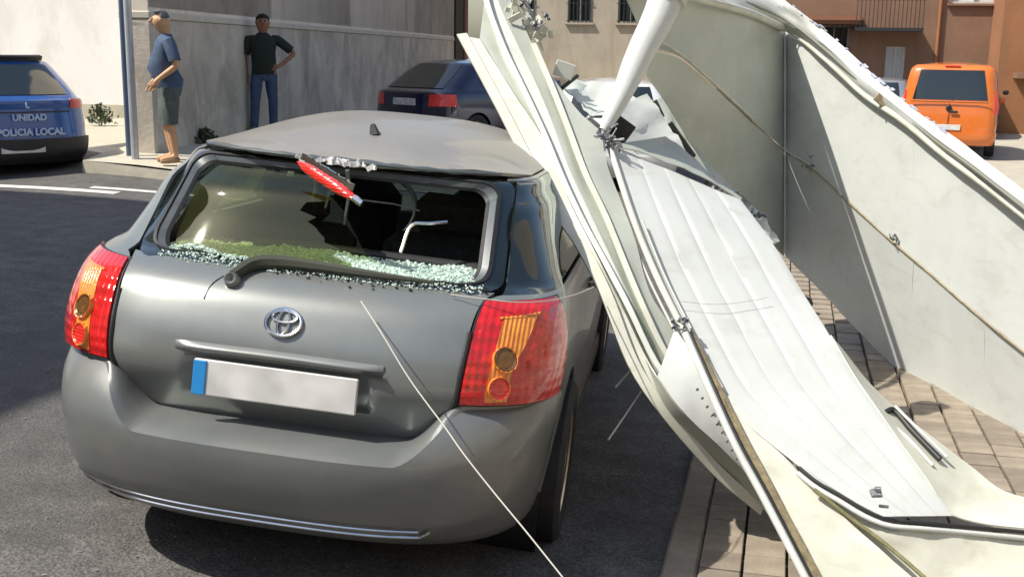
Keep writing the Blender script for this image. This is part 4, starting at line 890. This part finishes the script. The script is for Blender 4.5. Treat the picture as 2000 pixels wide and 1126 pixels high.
person((a[0], a[1], float(gz(a[0], a[1]))+.135), R(-56), 'man in blue tee shirt and knee length shorts seen side on beside the pole', J1, m_skin1, m_tee, m_short, m_shoe, m_hairg, True)
J2 = dict(J1); J2.update(belly=.01, waist=(0, 0, 1.10), el_l=(.46, .05, 1.20), wr_l=(.24, -.03, 1.02), hd_l=(-.8, -.2, -.3), el_r=(-.28, .06, 1.13), wr_r=(-.26, .08, .90), hd_r=(.1, .1, -1), skull0=(0, 0, 1.57), skull1=(0, -.01, 1.65), skull2=(0, .01, 1.70), kn_r=(-.14, -.04, .50), an_r=(-.17, .02, .09), toe_r=(-.20, -.16, .045), cf_r=(-.15, 0, .34))
a = at(519, 258, 17.2)
person((a[0], a[1], float(gz(a[0], a[1]))+.135), R(26), 'man in dark polo shirt and blue jeans with one hand on his hip', J2, m_skin2, m_polo, m_jean, m_dark, m_hair, False)

# ------------------------------------------------------------------ the fallen white canopy
cn = empty('fallen_canopy', (1.75, .9, 0)); tag(cn, 'collapsed white sheet metal canopy with long ribbed panels leaning on the grey car', 'canopy')
inv = Matrix.Translation((-1.75, -.9, 0))
def CS(name, curves, m, th=.004, n=44, across=3, dents=.0, parent=cn): return sheet(name, curves, m, parent, th, n, across, inv=inv, dents=dents)
# rims of the long beam (left to right), top to bottom
def Dd(v): return float(np.interp(v, [-80, 0, 300, 560, 780, 1010, 1140], [5.4, 5.2, 4.62, 4.16, 4.02, 4.12, 3.80]))
def cv(pts, dd=0.): return [(u, v, Dd(v)+dd) for u, v in pts]
L0 = [(893, 68), (972, 215), (1058, 384), (1124, 479), (1172, 573), (1229, 715), (1285, 800), (1399, 930), (1486, 1003)]
L1 = [(911, 66), (990, 212), (1080, 384), (1144, 475), (1192, 569), (1247, 708), (1303, 792), (1412, 915), (1492, 985)]
L1b = [(914, 72), (993, 214), (1083, 386), (1147, 477), (1195, 570), (1250, 709), (1306, 792), (1414, 912), (1494, 982)]
L2 = [(937, 77), (995, 172), (1069, 286), (1115, 401), (1172, 512), (1214, 596), (1264, 704), (1318, 783), (1421, 900), (1500, 975)]
L3 = [(938, -60), (946, 0), (977, 86), (1018, 172), (1058, 258), (1094, 345), (1134, 430), (1182, 518), (1224, 598), (1272, 698), (1326, 776), (1427, 893)]
L4 = [(962, -60), (972, 0), (1010, 86), (1047, 165), (1083, 250), (1112, 330), (1152, 418), (1198, 516), (1236, 595), (1282, 692), (1334, 769), (1433, 885)]
L5 = [(996, -60), (1002, 0), (1038, 86), (1075, 172), (1106, 250), (1140, 340), (1178, 420), (1218, 518), (1252, 598), (1296, 688), (1346, 764), (1440, 877)]
L6 = [(1042, 88), (1090, 168), (1135, 225), (1176, 262), (1186, 321), (1212, 390), (1237, 458), (1272, 573), (1314, 640), (1364, 705), (1418, 790), (1487, 875)]
CS('gutter_rim', [cv(L0, .0), cv(L0, -.015), cv(L1, -.02), cv(L1, .015)], m_cream, .004, 50, 2)
CS('gutter_flange', [cv(L1b, .02), cv(L1b, .0), cv(L2, -.005), cv(L2, .03)], m_cream, .004, 50, 2, .0015)
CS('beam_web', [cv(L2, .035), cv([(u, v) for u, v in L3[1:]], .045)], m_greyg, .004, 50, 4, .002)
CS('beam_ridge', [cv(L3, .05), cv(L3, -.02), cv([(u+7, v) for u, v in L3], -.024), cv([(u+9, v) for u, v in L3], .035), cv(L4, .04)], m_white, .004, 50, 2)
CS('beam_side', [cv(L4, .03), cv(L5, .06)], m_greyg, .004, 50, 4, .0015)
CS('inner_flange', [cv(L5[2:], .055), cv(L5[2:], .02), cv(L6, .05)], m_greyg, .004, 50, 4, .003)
CS('ridge_strip', [cv([(u-3, v) for u, v in L5[2:]], .0), cv([(u+9, v) for u, v in L5[2:]], .0)], m_cream, .006, 50, 2)
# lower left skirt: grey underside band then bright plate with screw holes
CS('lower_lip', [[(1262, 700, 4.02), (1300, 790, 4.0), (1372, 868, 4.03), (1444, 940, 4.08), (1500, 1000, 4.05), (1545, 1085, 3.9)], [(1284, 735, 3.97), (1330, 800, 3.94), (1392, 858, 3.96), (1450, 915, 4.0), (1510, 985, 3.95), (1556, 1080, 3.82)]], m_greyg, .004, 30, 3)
sk = CS('skirt_plate', [[(1284, 735, 3.96), (1330, 800, 3.93), (1392, 858, 3.95), (1450, 915, 3.97), (1510, 985, 3.92)], [(1318, 640, 4.05), (1352, 690, 3.99), (1400, 775, 3.94), (1450, 868, 3.91), (1512, 985, 3.88)]], m_whiteb, .004, 30, 4, .002)
hol = MB()
for k in range(9):
    t = k/8; p = at(1362+(1440-1362)*t, 760+(895-760)*t, 3.90-.01*t); hol.lathe([(-.002, 0), (.004, .004), (.0, .006)], p, -cF, 8)
hol.build('screw', m_steel, cn, inv=inv)
# main ribbed panel in strips
Lc = [(1192, 285, 4.78), (1240, 430, 4.45), (1285, 540, 4.27), (1335, 640, 4.12), (1397, 757, 3.96), (1480, 843, 3.86), (1571, 915, 3.78), (1640, 965, 3.72), (1723, 1010, 3.68)]
Rc = [(1445, 392, 5.0), (1502, 468, 4.75), (1560, 562, 4.55), (1618, 655, 4.34), (1665, 735, 4.2), (1710, 800, 4.08), (1757, 868, 3.97), (1808, 938, 3.87), (1860, 1008, 3.79)]
NS = 5; lc = cat(Lc, 44); rc_ = cat(Rc, 44)
for k in range(NS):
    def mixc(t):
        out = []
        for i in range(0, 44, 4):
            p = lc[i]*(1-t)+rc_[i]*t; p[2] -= .05*math.sin(math.pi*t)*0; out.append(tuple(p))
        out.append(tuple(lc[-1]*(1-t)+rc_[-1]*t)); return out
    a0, a1 = k/NS+.0006, (k+1)/NS-.0006
    lo = mixc(a0); hi = mixc(a1); lo2 = [(p[0], p[1], p[2]+.0025) for p in lo]
    CS('panel_strip', [lo2, mixc(a0+.004), mixc((a0+a1)/2), mixc(a1-.004), [(p[0], p[1], p[2]+.0025) for p in hi]], m_whiteb, .006, 44, 2, .0004)
CS('panel_backing', [[(p[0], p[1], p[2]+.016) for p in mixc(.01)], [(p[0], p[1], p[2]+.016) for p in mixc(.99)]], m_white, .006, 30, 4)
# folded top of the panel
CS('folded_flap', [[(1192, 284, 4.77), (1290, 310, 4.85), (1380, 350, 4.93), (1446, 392, 5.0)], [(1300, 266, 5.0), (1345, 300, 5.05), (1400, 350, 5.08), (1448, 388, 5.06)]], m_greyg, .004, 16, 4, .003)
# frame tubes beside the panel
def tube(name, pts, r, m=m_cream, n=30, sides=10, parent=cn): return MB().tube(cat([at(*p) for p in pts], n), r, sides).build(name, m, parent, True, inv=inv)
tube('edge_tube', [(u-2, v, d-.03) for u, v, d in Lc[:5]], .013, m_cream); tube('edge_tube', [(u-16, v+8, d-.01) for u, v, d in Lc[:4]], .006, m_greyg)
tube('edge_tube', [(u+14, v, d-.03) for u, v, d in Lc[1:5]], .005, m_greyg)
# long straight rail down to the ground with its tarnished edge
tube('rail', [(1338, 650, 4.02), (1431, 859, 3.82), (1492, 972, 3.73), (1590, 1160, 3.6)], .013, m_whiteb)
tube('rail_gap', [(1347, 648, 4.03), (1440, 856, 3.83), (1501, 969, 3.74), (1599, 1157, 3.61)], .008, m_dark)
CS('rail_edge', [[(1352, 655, 4.02), (1445, 855, 3.83), (1506, 968, 3.74), (1604, 1156, 3.61)], [(1357, 655, 4.03), (1456, 851, 3.84), (1519, 968, 3.75), (1620, 1156, 3.62)]], m_gold, .006, 30, 2, .001)
CS('outer_sheet', [[(1357, 660, 4.05), (1457, 851, 3.86), (1520, 968, 3.77), (1622, 1170, 3.62)], [(1385, 720, 4.0), (1500, 865, 3.84), (1585, 975, 3.74), (1720, 1170, 3.58)], [(1400, 757, 3.97), (1520, 880, 3.83), (1640, 1000, 3.70), (1830, 1170, 3.52)]], m_cream, .004, 34, 5, .003)
# black gasketed rim and the lower cream panel
rimc = [(1560, 912, 3.80), (1595, 940, 3.76), (1640, 966, 3.72), (1690, 996, 3.68), (1735, 1014, 3.66), (1800, 1020, 3.66), (1870, 1026, 3.68), (2060, 1044, 3.72)]
tube('rim_gasket', [(u, v, d-.02) for u, v, d in rimc], .0065, m_black); tube('rim_bead', [(u-2, v+11, d-.02) for u, v, d in rimc], .009, m_whiteb); tube('rim_gasket', [(u-3, v+20, d-.01) for u, v, d in rimc[3:]], .004, m_greyg)
CS('lower_panel', [[(u, v+12, d-.005) for u, v, d in rimc], [(1575, 950, 3.76), (1640, 1010, 3.72), (1700, 1070, 3.68), (1800, 1150, 3.6), (1830, 1180, 3.58), (1860, 1190, 3.57), (1900, 1200, 3.55), (2060, 1230, 3.5)]], m_cream, .004, 30, 5, .004)
tube('lower_seam', [(1590, 955, 3.72), (1660, 1010, 3.68), (1730, 1062, 3.62), (1815, 1135, 3.54)], .007, mat('olive_tarnish', (.20, .19, .09), .7, var=.3, scale=20))
# right flange with the black slot
CS('slotted_flange', [[(u+3, v, d-.004) for u, v, d in Rc[3:]]+[(2060, 1040, 3.70)], [(1650, 690, 4.4), (1696, 748, 4.34), (1760, 808, 4.25), (1830, 862, 4.15), (1900, 915, 4.05), (1960, 960, 3.96), (2060, 985, 3.9)]], m_cream, .005, 30, 4)
tube('slot', [(1728, 806, 4.12), (1745, 800, 4.15), (1780, 838, 4.08), (1836, 896, 3.98)], .011, m_black); tube('slot_trim', [(1722, 815, 4.1), (1770, 852, 4.03), (1822, 908, 3.94)], .006, m_whiteb); tube('slot_trim', [(1748, 792, 4.14), (1792, 836, 4.08), (1850, 892, 3.99)], .006, m_whiteb)
c = at(1711, 962, 3.62); MB().box(tuple(c), (.036, .03, .012), Matrix.Rotation(R(20), 3, 'Z') @ Matrix.Rotation(R(30), 3, 'X'), .002).box(tuple(c+np.array([.005, .004, .012])), (.02, .016, .014), None, .002).build('clip', m_steel, cn, inv=inv)
c = at(1726, 988, 3.62); MB().box(tuple(c), (.03, .008, .008)).build('clip', m_steel, cn, inv=inv)
# faint cross joint on the main panel
tube('joint', [(1325, 588, 4.165), (1400, 594, 4.225), (1480, 585, 4.33), (1500, 580, 4.36)], .0009, m_greyg)
def bolt_cluster(u, v, d, s=1., n=9):
    b = MB()
    for k in range(n):
        p = at(u+random.gauss(0, 9)*s, v+random.gauss(0, 10)*s, d-.02-random.random()*.02); r0 = random.uniform(.004, .010)*s; b.lathe([(0, 0), (.008, r0*.9), (.006, r0), (-.01, r0)], p, Vector(tuple(-cF+rng.normal(0, .5, 3))), 7)
        b.tube([p, p+rng.normal(0, .014, 3)*s], .003, 5)
    b.build('bolt_cluster', m_steel, cn, inv=inv)
bolt_cluster(1332, 628, 4.08, 1.1); bolt_cluster(1580, 325, 7.1, 1.0, 8); bolt_cluster(1745, 466, 6.3, .9, 6)
# bent strut and hinge
st_ = cat([at(*p) for p in [(1320, -70, 4.95), (1292, 20, 4.92), (1250, 105, 4.88), (1212, 190, 4.83), (1178, 256, 4.80)]], 24)
MB().tube(st_, list(np.linspace(.085, .058, 14))+list(np.linspace(.057, .026, 10)), 14).build('strut', m_whiteb, cn, True, inv=inv)
MB().tube([st_[4]-.0*cF, st_[5]], .094, 16).build('strut_collar', m_cream, cn, True, inv=inv)
b = MB()
for k in range(16):
    p = at(1180+random.gauss(0, 13), 268+random.gauss(0, 12), 4.74+random.uniform(-.03, .03)); b.tube([p, p+rng.normal(0, .03, 3)], random.uniform(.004, .010), 6)
b.build('crushed_hinge', m_steel, cn, inv=inv); bolt_cluster(1190, 285, 4.74, 1.2, 8)
c = at(1212, 252, 4.86); MB().box(tuple(c), (.10, .02, .09), Matrix.Rotation(R(35), 3, 'Y') @ Matrix.Rotation(R(10), 3, 'Z'), .004).build('black_plate', m_black, cn, inv=inv)
# crushed small sheets in the middle
CS('torn_sheet', [[(1196, 205, 5.3), (1205, 240, 5.2), (1225, 285, 5.1), (1250, 296, 5.15)], [(1262, 185, 6.0), (1290, 215, 5.9), (1318, 262, 5.7), (1345, 298, 5.6)]], m_whiteb, .004, 14, 5, .006)
CS('torn_sheet', [[(1100, 168, 5.6), (1150, 215, 5.4), (1200, 232, 5.3)], [(1120, 150, 5.9), (1200, 168, 6.0), (1270, 200, 5.9)]], m_white, .004, 14, 5, .008)
CS('torn_sheet', [[(1268, 195, 6.4), (1300, 250, 6.2), (1350, 300, 6.0), (1430, 372, 6.0)], [(1300, 190, 6.6), (1335, 250, 6.4), (1375, 310, 6.2), (1450, 380, 6.05)]], m_greyg, .004, 18, 4, .008)
CS('torn_sheet', [[(1448, 396, 6.0), (1480, 440, 5.8), (1510, 475, 5.65)], [(1462, 392, 6.1), (1500, 434, 5.95), (1524, 470, 5.8)]], m_greyg, .004, 14, 3, .006)
c = at(1325, 278, 5.85); MB().box(tuple(c), (.22, .03, .07), Matrix.Rotation(R(52), 3, 'Y'), .004).build('black_plate', m_black, cn, inv=inv)
c = at(1282, 215, 5.95); MB().box(tuple(c), (.10, .03, .05), Matrix.Rotation(R(62), 3, 'Y'), .004).build('black_plate', m_black, cn, inv=inv)
b = MB()
for k in range(30):
    t = random.random(); p = at(1385+90*t+random.gauss(0, 10), 362+60*t+random.gauss(0, 8), 5.9+random.uniform(-.1, .15)); b.box(tuple(p), (random.uniform(.01, .07), .008, random.uniform(.01, .03)), Matrix.Rotation(random.uniform(0, 3), 3, 'Y') @ Matrix.Rotation(random.uniform(0, 3), 3, 'Z'))
b.build('torn_bits', m_steel, cn, inv=inv)['kind'] = 'stuff'
# crumpled bracket at the top of the beam
b = MB()
for k in range(34):
    t = random.random(); p = at(995+60*t+random.gauss(0, 13), -15+95*t+random.gauss(0, 14), 5.12+random.uniform(-.05, .1)); b.box(tuple(p), (random.uniform(.02, .07), .006, random.uniform(.02, .05)), Matrix.Rotation(random.uniform(0, 3), 3, 'Y') @ Matrix.Rotation(random.uniform(-1, 1), 3, 'X'))
b.build('crumpled_bracket', m_cream, cn, inv=inv)['kind'] = 'stuff'
bolt_cluster(1042, 45, 5.05, 1.4, 10); tube('bracket_strut', [(1005, -40, 5.0), (1030, 10, 5.02), (1052, 60, 5.05)], .008, m_steel)
# tilted board on the beam
c = at(1102, 137, 5.4); MB().box(tuple(c), (.095, .015, .075), Matrix.Rotation(YAW, 3, 'Z') @ Matrix.Rotation(R(18), 3, 'Y'), .003).build('tilted_board', m_white, cn, inv=inv); tube('bracket_strut', [(1098, 172, 5.45), (1128, 148, 5.5)], .010, m_black)

# the second big folded panel behind
sc2 = empty('folded_canopy_section', (2.6, 4.5, 0)); tag(sc2, 'tall white two panel canopy section standing folded open behind, running off at the right', 'canopy'); inv2 = Matrix.Translation((-2.6, -4.5, 0))
def CS2(name, curves, m, th=.006, n=34, across=4, dents=0.): return sheet(name, curves, m, sc2, th, n, across, inv=inv2, dents=dents)
def t2(name, pts, r, m=m_cream, n=30): return MB().tube(cat([at(*p) for p in pts], n), r, 10).build(name, m, sc2, True, inv=inv2)
# left wing, its shade put into a greyer sheet colour: top curve, mid seam, bottom curve
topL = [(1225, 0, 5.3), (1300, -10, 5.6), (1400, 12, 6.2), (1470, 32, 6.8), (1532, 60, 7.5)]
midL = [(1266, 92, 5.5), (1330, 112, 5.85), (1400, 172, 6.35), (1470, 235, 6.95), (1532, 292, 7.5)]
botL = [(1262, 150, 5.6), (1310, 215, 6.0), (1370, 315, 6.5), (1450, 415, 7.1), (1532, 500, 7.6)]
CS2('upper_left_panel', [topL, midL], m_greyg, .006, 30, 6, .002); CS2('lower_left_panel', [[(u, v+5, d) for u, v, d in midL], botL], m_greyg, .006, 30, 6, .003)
topR = [(1534, 62, 7.5), (1616, 122, 7.0), (1688, 190, 6.6), (1760, 238, 6.2), (1840, 306, 5.85), (1916, 362, 5.5), (2080, 490, 4.9)]
midR = [(1534, 293, 7.5), (1582, 322, 7.2), (1650, 385, 6.85), (1730, 458, 6.4), (1815, 530, 6.0), (1900, 604, 5.6), (2080, 750, 4.95)]
botR = [(1534, 500, 7.6), (1600, 565, 7.35), (1690, 660, 6.9), (1780, 745, 6.4), (1840, 795, 6.1), (1900, 842, 5.8), (2080, 990, 5.1)]
for nm, T_, B_ in (('upper_panel', topR, midR), ('lower_panel', [(u, v+5, d) for u, v, d in midR], botR)):
    tt = cat(T_, 40); bb2 = cat(B_, 40)
    for i0, i1 in ((0, 9), (9, 18), (18, 28), (28, 39)):
        CS2(nm, [[tuple(tt[i]) for i in range(i0, i1+1)], [tuple(bb2[i]) for i in range(i0, i1+1)]], m_whiteb, .006, 12, 6, .0012)
t2('seam_rail', [(1266, 88, 5.46), (1285, 80, 5.5), (1330, 106, 5.8), (1400, 168, 6.3), (1470, 232, 6.9)], .008, m_cream); t2('seam_rail', [(u, v+3, d-.015) for u, v, d in midL[2:]]+[(u, v+3, d-.015) for u, v, d in midR[1:]], .005, m_gold)
t2('fold_edge', [(1533, 64, 7.46), (1533, 180, 7.45), (1533, 290, 7.45), (1533, 400, 7.5), (1533, 495, 7.55)], .006, m_white)
# top rail: a bright crumpled channel
up = [(1440, -40, 7.4), (1528, 0, 7.3), (1600, 52, 6.95), (1665, 108, 6.7), (1720, 160, 6.4), (1800, 224, 6.0), (1868, 272, 5.7), (1920, 312, 5.45), (2080, 440, 4.85)]
lowr = [(1400, 0, 6.9), (1534, 56, 7.4), (1612, 116, 6.95), (1688, 186, 6.55), (1760, 234, 6.15), (1840, 300, 5.8), (1880, 330, 5.6), (1916, 356, 5.45), (2080, 484, 4.85)]
CS2('top_channel', [up, [((a_[0]+b2[0])/2, (a_[1]+b2[1])/2, (a_[2]+b2[2])/2-.06) for a_, b2 in zip(up, lowr)], lowr], m_whiteb, .006, 44, 4, .005)
t2('channel_bead', [(u, v, d-.02) for u, v, d in lowr], .016, m_cream); t2('channel_groove', [((a_[0]+b2[0]*2)/3, (a_[1]+b2[1]*2)/3, (a_[2]+b2[2])/2-.08) for a_, b2 in zip(up, lowr)], .008, mat('grey_groove', (.22, .22, .18), .6))
t2('top_edge_tube', [(1225, -12, 5.25), (1300, -14, 5.5), (1400, 8, 6.1), (1470, 28, 6.7), (1532, 56, 7.4)], .022, m_cream)
c = at(1732, 205, 6.3); MB().box(tuple(c), (.16, .02, .05), Matrix.Rotation(R(38), 3, 'Y'), .004).build('brass_plate', m_gold, sc2, inv=inv2)
b = MB(); ue = cat([at(*p) for p in up], 60)
for k in range(46):
    i_ = random.randint(8, 40); p = ue[i_]+rng.normal(0, .006, 3); q_ = ue[i_+1]; dd_ = Vector(q_-ue[i_]).normalized(); l_ = random.uniform(.02, .07)
    b.bar(tuple(p), tuple(Vector(p)+dd_*l_), random.uniform(.008, .02), .004, up=(random.uniform(-.3, .3), random.uniform(-.5, .5), 1))
b.build('crushed_edge', mat('blue_edge_shade', (.42, .44, .52), .4), sc2, inv=inv2)['kind'] = 'stuff'  # blue-grey colour stands in for bluish shadow on the white crumpled edge

# dark debris on the pavement
a = at(1556, 522, 8.0); d_ = empty('metal_debris', (a[0], a[1], float(gz(a[0], a[1]))+.02)); tag(d_, 'small dark box with a pale face lying on the pavement behind the long white panel', 'debris')
MB().box((0, 0, .09), (.22, .16, .18), Matrix.Rotation(R(30), 3, 'Z') @ Matrix.Rotation(R(20), 3, 'Y'), .03).build('housing', m_dark, d_); MB().box((.05, -.08, .12), (.09, .03, .07), Matrix.Rotation(R(30), 3, 'Z'), .01).build('pale_face', m_flange, d_)
# loose strips near the wheel
for (pa_, pb, lab) in (((1188, 858, 3.9), (1252, 764, 4.2), 'longer of two loose metal strips in the shade beside the rear wheel'), ((1202, 756, 4.1), (1232, 722, 4.2), 'short loose metal strip above the longer one beside the rear wheel')):
    A_, B2 = at(*pa_), at(*pb); o = MB().tube([A_, (A_+B2)/2+np.array([.003, 0, .004]), B2], .0035, 6).build('metal_strip', m_cable, None, True, inv=Matrix.Translation(tuple(-A_))); o.location = tuple(A_); tag(o, lab, 'metal strip')
# cables
def cable(pts, lab, r=.004):
    P_ = cat([at(*p) for p in pts], 40); o = MB().tube(P_, r, 8).build('cable', m_cable, None, True, inv=Matrix.Translation(tuple(-P_[-1]))); o.location = tuple(P_[-1]); tag(o, lab, 'cable')
cable([(705, 588, 3.42), (745, 650, 3.30), (800, 740, 3.20), (872, 838, 3.06), (905, 885, 2.98), (960, 955, 2.90), (1030, 1040, 2.8), (1110, 1140, 2.7)], 'pale cable running from the broken window down across the tailgate and bumper', .002)
cable([(880, 575, 3.52), (950, 584, 3.5), (1010, 590, 3.52), (1070, 587, 3.62), (1120, 576, 3.8), (1160, 560, 4.08)], 'thin pale cable stretched from the window corner over the right tail lamp', .002)
